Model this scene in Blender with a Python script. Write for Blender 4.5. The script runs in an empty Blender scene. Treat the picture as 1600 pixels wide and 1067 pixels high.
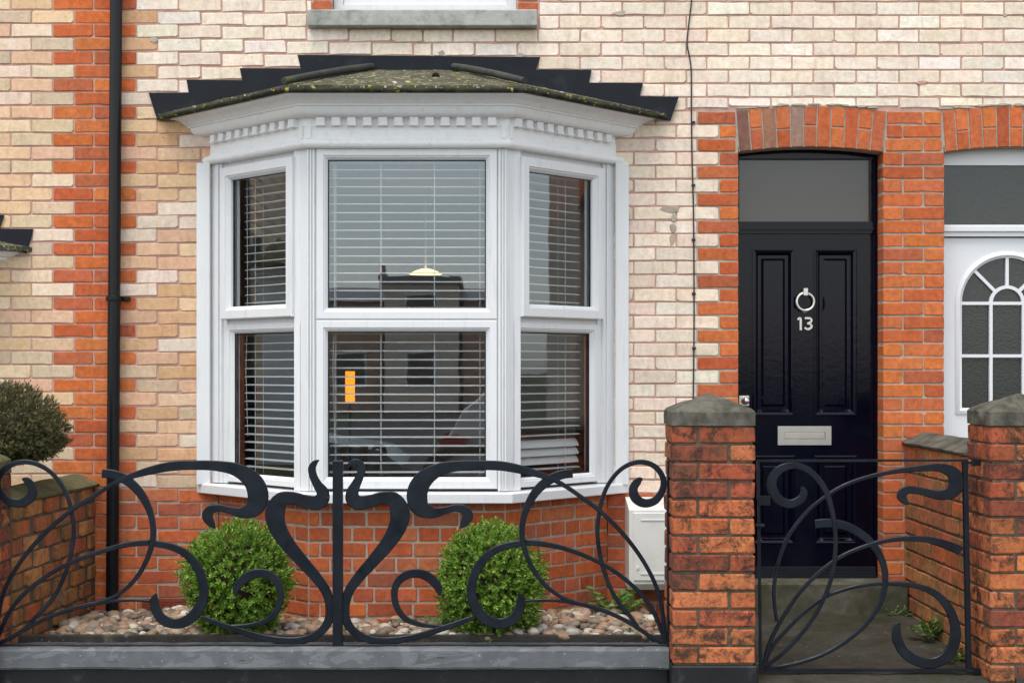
import bpy, bmesh, math, random
from mathutils import Vector, Matrix, noise as mnoise
R = math.radians
rnd = random.Random(13)
scene = bpy.context.scene
C = scene.collection
# ------------------------------------------------------------------ camera, sky, sun, exposure
F, VX, HY, CY, ZC = 2262.0, 770.0, 578.0, -7.8, 1.55      # focal length and axis measured in a 1600x1067 frame
cam = bpy.data.cameras.new('camera'); camo = bpy.data.objects.new('camera', cam); C.objects.link(camo)
camo.location = (0, CY, ZC); camo.rotation_euler = (R(90), 0, 0)
cam.sensor_width = 36; cam.lens = 36 * F / 1600
cam.shift_x = (800 - VX) / 1600; cam.shift_y = (HY - 533.5) / 1600
cam.clip_end = 2000; scene.camera = camo
world = bpy.data.worlds.new('World'); scene.world = world; world.use_nodes = True
wn = world.node_tree.nodes; wl = world.node_tree.links
SUN_EL, SUN_AZ = 68, 208
sky = wn.new('ShaderNodeTexSky'); sky.sky_type = 'NISHITA'; sky.sun_disc = False
sky.sun_elevation = R(SUN_EL); sky.sun_rotation = R(SUN_AZ); sky.dust_density = 1.2; sky.air_density = 1.3
hs = wn.new('ShaderNodeHueSaturation'); hs.inputs['Saturation'].default_value = 0.34
wl.new(sky.outputs[0], hs.inputs['Color']); wl.new(hs.outputs[0], wn['Background'].inputs['Color'])
wn['Background'].inputs['Strength'].default_value = 0.15
sun = bpy.data.lights.new('sun', 'SUN'); suno = bpy.data.objects.new('sun', sun); C.objects.link(suno)
sun.energy = 1.15; sun.angle = R(30); sun.color = (1, 0.95, 0.90)
d = Vector((math.sin(R(SUN_AZ)) * math.cos(R(SUN_EL)), math.cos(R(SUN_AZ)) * math.cos(R(SUN_EL)), math.sin(R(SUN_EL))))
suno.rotation_euler = d.to_track_quat('Z', 'Y').to_euler(); suno.location = (0, -5, 12)
vs = scene.view_settings; vs.view_transform = 'Standard'; vs.look = 'None'; vs.gamma = 1; vs.exposure = 1.09
vs.use_curve_mapping = False
scene.render.engine = 'CYCLES'
scene.cycles.max_bounces = 8; scene.cycles.transparent_max_bounces = 16; scene.cycles.glossy_bounces = 4

def PX(px, y=0.0): return (px - VX) * (y - CY) / F
def PZ(py, y=0.0): return ZC - (py - HY) * (y - CY) / F
# ------------------------------------------------------------------ materials
MATS = {}
class NT:
    def __init__(s, name):
        s.m = bpy.data.materials.new(name); s.m.use_nodes = True
        s.n = s.m.node_tree.nodes; s.l = s.m.node_tree.links; s.b = s.n['Principled BSDF']; MATS[name] = s.m
    def new(s, t, **k):
        x = s.n.new(t)
        for a, v in k.items(): setattr(x, a, v)
        return x
    def link(s, a, b): s.l.new(a, b)
    def pos(s, rand=False):
        g = s.new('ShaderNodeNewGeometry').outputs['Position']
        if not rand: return g
        o = s.new('ShaderNodeObjectInfo'); mu = s.new('ShaderNodeMath', operation='MULTIPLY'); mu.inputs[1].default_value = 37.3
        s.link(o.outputs['Random'], mu.inputs[0])
        v = s.new('ShaderNodeVectorMath', operation='ADD'); s.link(g, v.inputs[0]); s.link(mu.outputs[0], v.inputs[1]); return v.outputs[0]
    def noise(s, co, scale, detail=4, rough=.55, dist=0, vec=None):
        x = s.new('ShaderNodeTexNoise'); x.inputs['Scale'].default_value = scale; x.inputs['Detail'].default_value = detail
        x.inputs['Roughness'].default_value = rough; x.inputs['Distortion'].default_value = dist
        if vec:
            mp = s.new('ShaderNodeMapping'); mp.inputs['Scale'].default_value = vec; s.link(co, mp.inputs['Vector']); co = mp.outputs[0]
        s.link(co, x.inputs['Vector']); return x.outputs['Fac']
    def ramp(s, fac, a, b, va=0, vb=1):
        x = s.new('ShaderNodeMapRange'); s.link(fac, x.inputs[0])
        for i, v in zip((1, 2, 3, 4), (a, b, va, vb)): x.inputs[i].default_value = v
        return x.outputs[0]
    def mix(s, fac, a, b, mode='MIX'):
        x = s.new('ShaderNodeMix', data_type='RGBA', blend_type=mode)
        for i, v in ((0, fac), (6, a), (7, b)):
            if hasattr(v, 'is_linked') or hasattr(v, 'links'): s.link(v, x.inputs[i])
            elif i: x.inputs[i].default_value = (*v[:3], 1)
            else: x.inputs[0].default_value = v
        return x.outputs[2]
    def bump(s, h, strength=.4, dist=.004, prev=None):
        x = s.new('ShaderNodeBump'); x.inputs['Strength'].default_value = strength; x.inputs['Distance'].default_value = dist
        s.link(h, x.inputs['Height'])
        if prev: s.link(prev, x.inputs['Normal'])
        return x.outputs[0]
    def done(s, col=None, rough=.7, nrm=None, spec=.5, metal=0):
        if col is not None:
            if hasattr(col, 'links'): s.link(col, s.b.inputs['Base Color'])
            else: s.b.inputs['Base Color'].default_value = (*col, 1)
        if hasattr(rough, 'links'): s.link(rough, s.b.inputs['Roughness'])
        else: s.b.inputs['Roughness'].default_value = rough
        if nrm: s.link(nrm, s.b.inputs['Normal'])
        s.b.inputs['Specular IOR Level'].default_value = spec; s.b.inputs['Metallic'].default_value = metal
        return s.m

def brick_mat(name, stain, stain_amt, weather=0.0, moss=0.0, crust=(.05, .03, .022), pale=0.0, soot=.35):
    t = NT(name); co = t.pos(True); wco = t.pos()
    col = t.new('ShaderNodeObjectInfo').outputs['Color']
    n1 = t.noise(co, 38, 6, .62)
    col = t.mix(t.ramp(n1, .3, .7, .0, 1), t.mix(1, col, (.84, .80, .76) if pale > .3 else (.72, .67, .62), 'MULTIPLY'), t.mix(1, col, (1.06, 1.05, 1.03) if pale > .3 else (1.12, 1.1, 1.08), 'MULTIPLY'))
    n2 = t.noise(co, 9, 4, .6, .6, (1, 1, .6))
    col = t.mix(t.ramp(n2, .5, .78, 0, stain_amt), col, stain)
    n3 = t.noise(co, 16, 5, .65, .3, (2.2, 1, .45))
    lt = t.noise(co, 24, 4, .7, .8)
    if pale: col = t.mix(t.ramp(lt, .58, .72, 0, pale), col, t.mix(.5, col, (.78, .72, .64)))
    col = t.mix(t.ramp(n3, .54, .72, 0, .5), col, t.mix(1, col, (.68, .62, .58), 'MULTIPLY'))
    if weather:
        n4 = t.noise(co, 13, 8, .78, .7)
        col = t.mix(t.ramp(n4, .47, .60, 0, weather), col, crust)
        n6 = t.noise(co, 48, 5, .75)
        col = t.mix(t.ramp(n6, .56, .66, 0, weather * .8), col, crust)
        n7 = t.noise(co, 85, 3, .6)
        col = t.mix(t.ramp(n7, .70, .74, 0, .6), col, (.34, .31, .25))
    if moss:
        n5 = t.noise(wco, 5, 6, .7)
        col = t.mix(t.ramp(n5, .5, .68, 0, moss), col, (.085, .085, .03))
    sn = t.noise(wco, 1.0, 6, .7, .5, (5, 5, .9)); col = t.mix(t.ramp(sn, .53, .72, 0, soot), col, t.mix(1, col, (.55, .50, .44), 'MULTIPLY'))
    pit = t.noise(co, 95, 3, .5)
    pm = t.ramp(pit, .69, .73)
    col = t.mix(t.ramp(pit, .69, .73, 0, .6), col, t.mix(1, col, (.35, .3, .28), 'MULTIPLY'))
    h = t.noise(co, 75, 5, .7)
    nb = t.bump(h, .5 if weather else .4, .006 if weather else .0045); nb = t.bump(t.ramp(pit, .67, .73, 1, 0), .5, .004, nb); nb = t.bump(t.noise(co, 14, 3), .5, .006, nb)
    return t.done(col, .88, nb, .25)
brick_mat('cream_brick', (.60, .43, .27), .32, pale=.36, soot=.3)
brick_mat('red_brick', (.42, .15, .06), .45, pale=.08, soot=.4)
brick_mat('weathered_brick', (.34, .11, .045), .5, .95, .30, (.040, .024, .018))
brick_mat('garden_brick', (.28, .13, .05), .5, .6, .75, (.10, .055, .03))

def simple(name, col, rough=.6, var=.12, vscale=12, bscale=60, bstr=.15, spec=.5, metal=0, col2=None, c2lo=.5, c2hi=.7, c2amt=1, c2scale=6):
    t = NT(name); co = t.pos()
    n = t.noise(co, vscale, 5, .6)
    c = t.mix(t.ramp(n, .3, .7), tuple(x * (1 - var) for x in col), tuple(min(1, x * (1 + var)) for x in col))
    if col2: c = t.mix(t.ramp(t.noise(co, c2scale, 6, .68, .3), c2lo, c2hi, 0, c2amt), c, col2)
    nb = t.bump(t.noise(co, bscale, 5, .65), bstr, .004) if bstr else None
    return t.done(c, rough, nb, spec, metal)
simple('mortar_red', (.48, .30, .24), .95, .2, 20, 110, .5, .1, col2=(.36, .27, .21), c2lo=.55, c2hi=.7, c2amt=.7)
simple('mortar_grey', (.39, .33, .265), .95, .2, 20, 110, .5, .1, col2=(.26, .22, .18), c2lo=.55, c2hi=.7, c2amt=.6)
simple('mortar_dark', (.10, .085, .062), .95, .25, 20, 110, .6, .1, col2=(.24, .21, .16), c2lo=.6, c2hi=.7)
def plastic():
    t = NT('white_plastic'); co = t.pos()
    c = t.mix(t.ramp(t.noise(co, 8, 4), .3, .7), (.665, .672, .672), (.69, .695, .69))
    c = t.mix(t.ramp(t.noise(co, 1.0, 5, .7, .3, (26, 26, 2.2)), .54, .75, 0, .5), c, (.47, .465, .44))
    c = t.mix(t.ramp(t.noise(co, 55, 3, .6), .70, .76, 0, .5), c, (.36, .35, .32))
    return t.done(c, .34, t.bump(t.noise(co, 6, 2), .04, .004), .5)
plastic()
simple('white_plastic_old', (.63, .645, .655), .34, .02, 8, 30, .02, .5, col2=(.54, .54, .53), c2lo=.6, c2hi=.8, c2amt=.3)
simple('white_paint', (.80, .80, .79), .55, .03, 30, 90, .15, .4, col2=(.50, .49, .46), c2lo=.56, c2hi=.76, c2amt=.5, c2scale=34)
simple('slat_white', (.64, .65, .64), .45, .03, 8, 30, 0)
simple('lead', (.008, .010, .0145), .6, .2, 9, 40, .12, .2, col2=(.045, .05, .055), c2lo=.58, c2hi=.8, c2amt=.6)
simple('hip_lead', (.040, .043, .038), .7, .3, 14, 60, .3, .25, col2=(.075, .075, .035), c2lo=.52, c2hi=.66)
simple('black_plastic', (.006, .0065, .008), .28, .1, 8, 20, .02, .25)
simple('stone_sill', (.36, .36, .33), .9, .15, 14, 90, .5, .2, col2=(.14, .14, .12), c2lo=.5, c2hi=.72, c2amt=.7, c2scale=9)
simple('cap_stone', (.115, .105, .085), .95, .22, 16, 110, .7, .15, col2=(.040, .042, .030), c2lo=.43, c2hi=.62, c2amt=.8, c2scale=11)
simple('moss_stone', (.12, .105, .055), .95, .2, 14, 110, .7, .15, col2=(.075, .075, .03), c2lo=.42, c2hi=.6, c2amt=.8, c2scale=9)
def path_mat():
    t = NT('path_concrete'); co = t.pos()
    c = t.mix(t.ramp(t.noise(co, 10, 6, .7), .3, .7), (.022, .020, .014), (.050, .045, .033))
    c = t.mix(t.ramp(t.noise(co, 4, 6, .7, .4), .45, .6, 0, .85), c, (.024, .026, .013))
    c = t.mix(t.ramp(t.noise(co, 130, 2, .5), .72, .75, 0, .9), c, (.30, .27, .21))
    c = t.mix(t.ramp(t.noise(co, 70, 2, .5, .5), .735, .75, 0, .9), c, (.22, .18, .12))
    return t.done(c, t.ramp(t.noise(co, 3, 3), .4, .6, .42, .8), t.bump(t.noise(co, 110, 6, .7), .7, .006), .4)
path_mat()
simple('path_concrete_old', (.055, .050, .038), .75, .3, 10, 120, .6, .35, col2=(.022, .023, .014), c2lo=.42, c2hi=.62, c2amt=.9, c2scale=4)
simple('step_concrete', (.10, .094, .070), .9, .3, 10, 120, .7, .2, col2=(.045, .045, .025), c2lo=.38, c2hi=.58, c2amt=.9, c2scale=6)
simple('plinth_black', (.010, .011, .012), .5, .25, 6, 40, .25, .25, col2=(.05, .055, .06), c2lo=.58, c2hi=.7, c2amt=.7)
simple('soil', (.05, .038, .026), 1, .3, 20, 80, .8, .1)
simple('pavement', (.22, .22, .21), .9, .12, 8, 90, .4, .2)
simple('asphalt', (.06, .06, .062), .9, .15, 10, 150, .5, .2)
simple('grass_ground', (.06, .07, .04), 1, .2, 1, 4, .3, .1)
simple('room_wall', (.55, .49, .42), .9, .04, 4, 30, .05, .2)
simple('room_floor', (.22, .15, .10), .6, .1, 4, 30, .05, .3)
simple('dark_furniture', (.012, .011, .010), .5, .1, 4, 30, .05, .3)
simple('curtain', (.34, .27, .20), .95, .1, 20, 80, .1, .1)
simple('steel', (.62, .60, .56), .32, .04, 20, 200, .06, .5, 1)
simple('steel_brushed', (.50, .48, .43), .42, .06, 20, 200, .08, .5, 1)
simple('door_black', (.0012, .0018, .0070), .10, .15, 5, 26, .10, .2)
simple('door_white', (.66, .665, .67), .35, .02, 6, 30, .02, .5)
simple('meter_white', (.66, .65, .60), .5, .05, 9, 40, .06, .4, col2=(.45, .43, .37), c2lo=.55, c2hi=.75, c2amt=.5)
simple('air_brick', (.20, .055, .035), .8, .15, 12, 60, .2, .2)
simple('dark_void', (.006, .005, .005), 1, 0, 4, 10, 0, 0)
simple('bark', (.10, .07, .045), .95, .3, 30, 60, .8, .1)
simple('timber_dark', (.030, .027, .022), .8, .3, 20, 60, .5, .3, col2=(.10, .085, .06), c2lo=.58, c2hi=.7)
simple('cable_black', (.02, .012, .018), .5, .1, 8, 20, 0)
simple('rubber', (.02, .02, .02), .8, .1, 8, 60, .1, .2)
simple('silver_paint', (.75, .76, .78), .25, .02, 8, 20, 0, .5, .5)
simple('teal_paint', (.14, .21, .23), .2, .02, 8, 20, 0, .5, .2)
simple('red_lens', (.45, .01, .01), .15, .02, 8, 20, 0)
simple('far_brick', (.50, .31, .23), .9, .2, 3, 30, .2, .2)
simple('far_render', (.75, .63, .52), .9, .08, 3, 30, .1, .2)
simple('far_slate', (.27, .27, .28), .8, .15, 4, 30, .2, .3)
simple('far_window', (.05, .06, .07), .1, .1, 4, 30, 0)
simple('blank_brick', (.50, .40, .30), .9, .15, 6, 60, .2, .2)

def paint_iron():
    t = NT('iron_paint'); co = t.pos()
    n = t.noise(co, 9, 4)
    c = t.mix(t.ramp(n, .35, .65), (.0035, .0055, .0095), (.008, .012, .019))
    nb = t.bump(t.noise(co, 45, 4, .6), .12, .003); nb = t.bump(t.noise(co, 160, 2), .12, .0015, nb)
    return t.done(c, t.ramp(t.noise(co, 20, 3), .3, .7, .3, .5), nb, .25)
paint_iron()
def roof_mat():
    t = NT('mossy_roof'); co = t.pos()
    c = t.mix(t.ramp(t.noise(co, 8, 6, .7), .35, .65), (.045, .043, .032), (.115, .108, .075))
    c = t.mix(t.ramp(t.noise(co, 24, 5, .7), .52, .66, 0, .7), c, (.10, .10, .04))
    c = t.mix(t.ramp(t.noise(co, 34, 2, .5, 0, (1, 1, 1)), .635, .665, 0, 1), c, (.34, .31, .05))
    v = t.new('ShaderNodeVectorMath', operation='ADD'); t.link(co, v.inputs[0]); v.inputs[1].default_value = (7, 3, 5)
    c = t.mix(t.ramp(t.noise(v.outputs[0], 30, 2), .64, .67, 0, .9), c, (.45, .43, .33))
    return t.done(c, .95, t.bump(t.noise(co, 60, 6, .7), .9, .008), .15)
roof_mat()
def edge_mat():
    t = NT('mossy_edge'); co = t.pos()
    c = t.mix(t.ramp(t.noise(co, 14, 6, .7), .4, .62), (.010, .011, .011), (.045, .045, .022))
    c = t.mix(t.ramp(t.noise(co, 26, 4, .6), .62, .66, 0, 1), c, (.30, .28, .04))
    return t.done(c, .9, t.bump(t.noise(co, 60, 6, .7), .9, .008), .2)
edge_mat()
def coping_mat():
    t = NT('grey_paint'); co = t.pos()
    c = t.mix(t.ramp(t.noise(co, 14, 5), .3, .7), (.075, .081, .085), (.105, .112, .117))
    c = t.mix(t.ramp(t.noise(co, 7, 6, .62, .9, (.7, 1, 1.6)), .54, .575, 0, .55), c, (.16, .168, .175))
    c = t.mix(t.ramp(t.noise(co, 26, 5, .7, .6, (.4, 1, 2)), .63, .68, 0, .9), c, (.035, .037, .04))
    c = t.mix(t.ramp(t.noise(co, 60, 3), .70, .73, 0, .8), c, (.5, .5, .48))
    nb = t.bump(t.noise(co, 7, 6, .62, .9, (.7, 1, 1.6)), .5, .006); nb = t.bump(t.noise(co, 90, 4), .4, .003, nb)
    return t.done(c, .62, nb, .4)
coping_mat()
def leaf_mat(name, a, b, c3, sheen=.35):
    t = NT(name); g = t.new('ShaderNodeNewGeometry').outputs['Random Per Island']
    c = t.mix(t.ramp(g, 0, .8), a, b); c = t.mix(t.ramp(g, .86, .9), c, c3)
    t.done(c, .42, None, sheen)
    t.b.inputs['Transmission Weight'].default_value = 0
    tr = t.new('ShaderNodeBsdfTranslucent'); t.link(c, tr.inputs[0])
    mx = t.new('ShaderNodeMixShader'); mx.inputs[0].default_value = .28
    out = t.n['Material Output']; t.link(t.b.outputs[0], mx.inputs[1]); t.link(tr.outputs[0], mx.inputs[2]); t.link(mx.outputs[0], out.inputs[0])
leaf_mat('box_leaf', (.052, .13, .010), (.19, .33, .034), (.40, .52, .10))
leaf_mat('dark_leaf', (.050, .052, .020), (.120, .116, .048), (.20, .18, .085), .2)
leaf_mat('litter', (.16, .11, .06), (.30, .24, .15), (.42, .38, .28))
leaf_mat('weed_leaf', (.07, .15, .03), (.13, .23, .05), (.26, .30, .10))
def pebble_mat():
    t = NT('pebble'); co = t.pos(True); col = t.new('ShaderNodeObjectInfo').outputs['Color']
    c = t.mix(t.ramp(t.noise(co, 60, 5, .65), .3, .7), t.mix(1, col, (.72, .7, .68), 'MULTIPLY'), col)
    return t.done(c, .55, t.bump(t.noise(co, 120, 4), .15, .002), .4)
pebble_mat()
def pebble_mat2():
    t = NT('pebble_mass'); g = t.new('ShaderNodeNewGeometry').outputs['Random Per Island']
    r = t.new('ShaderNodeValToRGB'); t.link(g, r.inputs[0]); e = r.color_ramp.elements
    r.color_ramp.interpolation = 'CONSTANT'
    cs = [(.24, .16, .09), (.32, .25, .18), (.16, .12, .08), (.40, .36, .30), (.28, .17, .12), (.10, .085, .07), (.30, .21, .12), (.46, .42, .36), (.20, .17, .13)]
    e[0].color = (*cs[0], 1); e[1].position = .11; e[1].color = (*cs[1], 1)
    for i, c in enumerate(cs[2:]): x = e.new((i + 2) / 9); x.color = (*c, 1)
    return t.done(r.outputs[0], .6, t.bump(t.noise(t.pos(), 120, 4), .15, .002), .4)
pebble_mat2()
def glass_mat(name, k=1.6, tint=(1, 1, 1), rough=0.0):
    t = NT(name); t.n.remove(t.b)
    ge = t.new('ShaderNodeNewGeometry'); dt = t.new('ShaderNodeVectorMath', operation='DOT_PRODUCT'); t.link(ge.outputs['Incoming'], dt.inputs[0]); t.link(ge.outputs['Normal'], dt.inputs[1])
    def mt(op, x, y=None):
        q = t.new('ShaderNodeMath', operation=op, use_clamp=(op == 'MINIMUM'))
        for i, v in enumerate((x, y)):
            if v is None: continue
            if hasattr(v, 'links'): t.link(v, q.inputs[i])
            else: q.inputs[i].default_value = v
        return q.outputs[0]
    f5 = mt('POWER', mt('SUBTRACT', 1.0, mt('ABSOLUTE', dt.outputs['Value'])), 5.0)
    mu = mt('MINIMUM', mt('MULTIPLY', mt('ADD', .043, mt('MULTIPLY', f5, .95)), k), 1.0)
    tr = t.new('ShaderNodeBsdfTransparent'); tr.inputs[0].default_value = (*tint, 1)
    gl = t.new('ShaderNodeBsdfGlossy'); gl.inputs['Roughness'].default_value = rough; gl.inputs['Color'].default_value = (.84, .93, 1, 1)
    mx = t.new('ShaderNodeMixShader'); t.link(mu, mx.inputs[0]); t.link(tr.outputs[0], mx.inputs[1]); t.link(gl.outputs[0], mx.inputs[2])
    if rough == 0:
        nb = t.bump(t.noise(t.pos(), 3.2, 2), .05, .004); t.link(nb, gl.inputs['Normal'])
    t.link(mx.outputs[0], t.n['Material Output'].inputs[0])
glass_mat('glass', 1.85, (.94, .95, .95))
def frosted():
    t = NT('frosted_glass'); co = t.pos()
    t.done((.05, .043, .037), .16, t.bump(t.noise(co, 5, 2), .05, .004), .6)
    t2 = NT('obscure_glass'); co = t2.pos()
    t2.done((.025, .028, .026), .16, t2.bump(t2.noise(co, 42, 2, .5, 2.2), .22, .003), .55)
frosted()
def emit(name, col, s):
    t = NT(name); t.b.inputs['Base Color'].default_value = (*col, 1)
    t.b.inputs['Emission Color'].default_value = (*col, 1); t.b.inputs['Emission Strength'].default_value = s
emit('lamp_glow', (1, .70, .25), 1.3); emit('orange_glow', (1, .28, .012), .95)
# ------------------------------------------------------------------ mesh helpers
def link(name, me, mat=None, parent=None, loc=(0, 0, 0), rz=0, ry=0, scale=None, color=None, kind=None):
    o = bpy.data.objects.new(name, me); C.objects.link(o)
    o.location = loc; o.rotation_euler = (0, ry, rz)
    if scale: o.scale = scale
    if mat and not me.materials: me.materials.append(MATS[mat])
    if color: o.color = (*color, 1)
    if parent:
        o.parent = parent; o.matrix_parent_inverse = parent.matrix_basis.inverted()
    if kind: o['kind'] = kind
    return o
def empty(name, loc, label, cat, group=None, rz=0):
    o = bpy.data.objects.new(name, None); C.objects.link(o); o.location = loc; o.rotation_euler = (0, 0, rz)
    o.empty_display_size = .2
    return tag(o, label, cat, group)
def tag(o, label, cat, group=None):
    o['label'] = label; o['category'] = cat
    if group: o['group'] = group
    return o
class MB:
    def __init__(s): s.v = []; s.f = []; s.mi = []; s.cur = 0
    def add(s, v, f):
        b = len(s.v); s.v += [tuple(p) for p in v]; s.f += [tuple(i + b for i in q) for q in f]; s.mi += [s.cur] * len(f)
    def box(s, x0, x1, y0, y1, z0, z1):
        s.add([(x0, y0, z0), (x1, y0, z0), (x1, y1, z0), (x0, y1, z0), (x0, y0, z1), (x1, y0, z1), (x1, y1, z1), (x0, y1, z1)],
              [(0, 3, 2, 1), (4, 5, 6, 7), (0, 1, 5, 4), (1, 2, 6, 5), (2, 3, 7, 6), (3, 0, 4, 7)])
    def bbox(s, x0, x1, y0, y1, z0, z1, b=.004):
        # box with all twelve edges bevelled
        bm = bmesh.new(); bmesh.ops.create_cube(bm, size=1)
        for v in bm.verts: v.co = Vector(((x0 + x1) / 2 + v.co.x * (x1 - x0), (y0 + y1) / 2 + v.co.y * (y1 - y0), (z0 + z1) / 2 + v.co.z * (z1 - z0)))
        bmesh.ops.bevel(bm, geom=list(bm.edges), offset=b, segments=1, affect='EDGES', profile=.5)
        s.addbm(bm); bm.free()
    def addbm(s, bm):
        bm.verts.index_update(); s.add([v.co for v in bm.verts], [[v.index for v in f.verts] for f in bm.faces])
    def prism(s, poly, y0, y1):
        # polygon in x,z (counter-clockwise seen from -y) extruded from y0 (front) to y1
        n = len(poly); v = [(x, y0, z) for x, z in poly] + [(x, y1, z) for x, z in poly]
        s.add(v, [tuple(range(n)), tuple(range(2 * n - 1, n - 1, -1))] + [(i, i + n, (i + 1) % n + n, (i + 1) % n) for i in range(n)])
    def tube(s, pts, r, n=10, cap=True, closed=False):
        pts = [Vector(p) for p in pts]; rs = r if isinstance(r, list) else [r] * len(pts); rings = []
        up = None; m = len(pts)
        for i, p in enumerate(pts):
            a = pts[(i - 1) % m] if closed or i else p; b = pts[(i + 1) % m] if closed or i < m - 1 else p
            t = (b - a).normalized()
            if up is None: up = Vector((0, 0, 1)) if abs(t.z) < .9 else Vector((1, 0, 0))
            sx = t.cross(up).normalized(); up = sx.cross(t).normalized()
            rings.append([p + (sx * math.cos(k * 2 * math.pi / n) + up * math.sin(k * 2 * math.pi / n)) * rs[i] for k in range(n)])
        v = [q for rg in rings for q in rg]; f = []
        for i in range(m if closed else m - 1):
            j = (i + 1) % m
            for k in range(n): f.append((i * n + k, i * n + (k + 1) % n, j * n + (k + 1) % n, j * n + k))
        if cap and not closed: f += [tuple(range(n - 1, -1, -1)), tuple((m - 1) * n + k for k in range(n))]
        s.add(v, f)
    def mesh(s, name, smooth=False, mats=None):
        me = bpy.data.meshes.new(name); me.from_pydata(s.v, [], s.f)
        if mats:
            for m in mats: me.materials.append(MATS[m])
            me.polygons.foreach_set('material_index', s.mi)
        if smooth: me.polygons.foreach_set('use_smooth', [True] * len(me.polygons))
        bm = bmesh.new(); bm.from_mesh(me); bmesh.ops.recalc_face_normals(bm, faces=bm.faces); bm.to_mesh(me); bm.free()
        me.update(); return me
    def build(s, name, mat, parent=None, smooth=False, **k):
        return link(name, s.mesh(name, smooth), mat, parent, **k)
def autosmooth(o, deg=40):
    me = o.data
    me.polygons.foreach_set('use_smooth', [True] * len(me.polygons))
    try: me.set_sharp_from_angle(angle=R(deg))
    except Exception: pass
    return o
def catmull(P, per=8):
    out = []; n = len(P)
    for i in range(n - 1):
        p0 = P[max(i - 1, 0)]; p1 = P[i]; p2 = P[i + 1]; p3 = P[min(i + 2, n - 1)]
        for k in range(per):
            t = k / per
            out.append(tuple(.5 * (2 * b + (c - a) * t + (2 * a - 5 * b + 4 * c - e) * t * t + (3 * b - a - 3 * c + e) * t ** 3) for a, b, c, e in zip(p0, p1, p2, p3)))
    out.append(tuple(P[-1])); return out
def stroke(mb, pts, yc, t, per=8, bev=.0034):
    # a flat bar of changing width: pts are (x, z, width) in the plane y = yc
    P = catmull(pts, per); n = len(P); v = []; f = []
    for i, (x, z, w) in enumerate(P):
        a = P[max(i - 1, 0)]; b = P[min(i + 1, n - 1)]
        tx, tz = b[0] - a[0], b[1] - a[1]; L = math.hypot(tx, tz) or 1; nx, nz = -tz / L, tx / L
        w = max(w, .003) / 2; bb = min(bev, w * .5)
        for (u, q) in ((w, t / 2 - bb), (w - bb, t / 2), (-w + bb, t / 2), (-w, t / 2 - bb), (-w, -t / 2 + bb), (-w + bb, -t / 2), (w - bb, -t / 2), (w, -t / 2 + bb)):
            v.append((x + nx * u, yc + q, z + nz * u))
    for i in range(n - 1):
        for k in range(8): f.append((i * 8 + k, i * 8 + (k + 1) % 8, i * 8 + 8 + (k + 1) % 8, i * 8 + 8 + k))
    f += [tuple(range(7, -1, -1)), tuple((n - 1) * 8 + k for k in range(8))]
    mb.add(v, f)
# ------------------------------------------------------------------ bricks
BC = {}
def brick_mesh(L, H, D, var, mat, chip=1.0):
    """brick face in x,z centred on the origin, front at y=0, body behind it; worn corners and arrises"""
    key = (round(L, 3), round(H, 3), round(D, 3), var, mat)
    if key in BC: return BC[key]
    r = random.Random(hash((round(L, 3), round(H, 3), var)) & 0xffff)
    out = []
    for sx, sz in ((-1, -1), (1, -1), (1, 1), (-1, 1)):
        c = r.uniform(.0015, .006) if r.random() < .68 else r.uniform(.005, .014) * chip
        a = (sx * (L / 2 - c), sz * (H / 2 + r.uniform(-.0020, .0010))); b = (sx * (L / 2 + r.uniform(-.0022, .0010)), sz * (H / 2 - c))
        out += [a, b] if sx * sz < 0 else [b, a]
    for sz in (-1, 1): out.append((r.uniform(-.32, .32) * L, sz * (H / 2 - (r.uniform(-.0012, .0016) if r.random() < .7 else r.uniform(.002, .0048) * chip))))
    ang = sorted(out, key=lambda p: math.atan2(p[1] / H, p[0] / L)); n = len(ang)
    ch = .0028
    v = [(x * (1 - 2 * ch / L), r.uniform(-.0006, .0006), z * (1 - 2 * ch / H)) for x, z in ang] + [(x, ch * r.uniform(.7, 1.6), z) for x, z in ang] + [(x, D, z) for x, z in ang]
    f = [tuple(range(n))] + [(i, i + n, (i + 1) % n + n, (i + 1) % n) for i in range(n)] + [(i + n, i + 2 * n, (i + 1) % n + 2 * n, (i + 1) % n + n) for i in range(n)]
    mb = MB(); mb.add(v, f); me = mb.mesh('brick'); me.materials.append(MATS[mat]); BC[key] = me
    return me
def poly_brick(name, poly, D, mat, parent, color, y=0.0):
    cx = sum(p[0] for p in poly) / len(poly); cz = sum(p[1] for p in poly) / len(poly); n = len(poly); ch = .003
    ins = [(x + (cx - x) / max(abs(cx - x), abs(cz - z), .01) * ch, z + (cz - z) / max(abs(cx - x), abs(cz - z), .01) * ch) for x, z in poly]
    v = [(x - cx, 0, z - cz) for x, z in ins] + [(x - cx, ch, z - cz) for x, z in poly] + [(x - cx, D, z - cz) for x, z in poly]
    f = [tuple(range(n))] + [(i, i + n, (i + 1) % n + n, (i + 1) % n) for i in range(n)] + [(i + n, i + 2 * n, (i + 1) % n + 2 * n, (i + 1) % n + n) for i in range(n)]
    mb = MB(); mb.add(v, f); return mb.build(name, mat, parent, loc=(cx, y, cz), color=color)
def jit(c, a=.09, r=rnd):
    k = 1.05 + r.uniform(-a, a); return tuple(max(.01, min(.9, x * k * (1 + r.uniform(-.03, .03)))) for x in c)
CREAM = [(.77, .69, .57), (.79, .72, .61), (.75, .65, .52), (.79, .72, .63), (.77, .67, .54), (.74, .65, .54)]
PINKC = [(.75, .64, .53), (.77, .66, .56), (.73, .61, .49), (.77, .68, .58), (.75, .63, .51)]
TAN = [(0.598, 0.382, 0.214), (0.63, 0.431, 0.26), (0.578, 0.353, 0.195), (0.662, 0.48, 0.307), (0.693, 0.578, 0.474), (0.546, 0.421, 0.279), (0.63, 0.392, 0.26), (0.704, 0.598, 0.493)]
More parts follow.
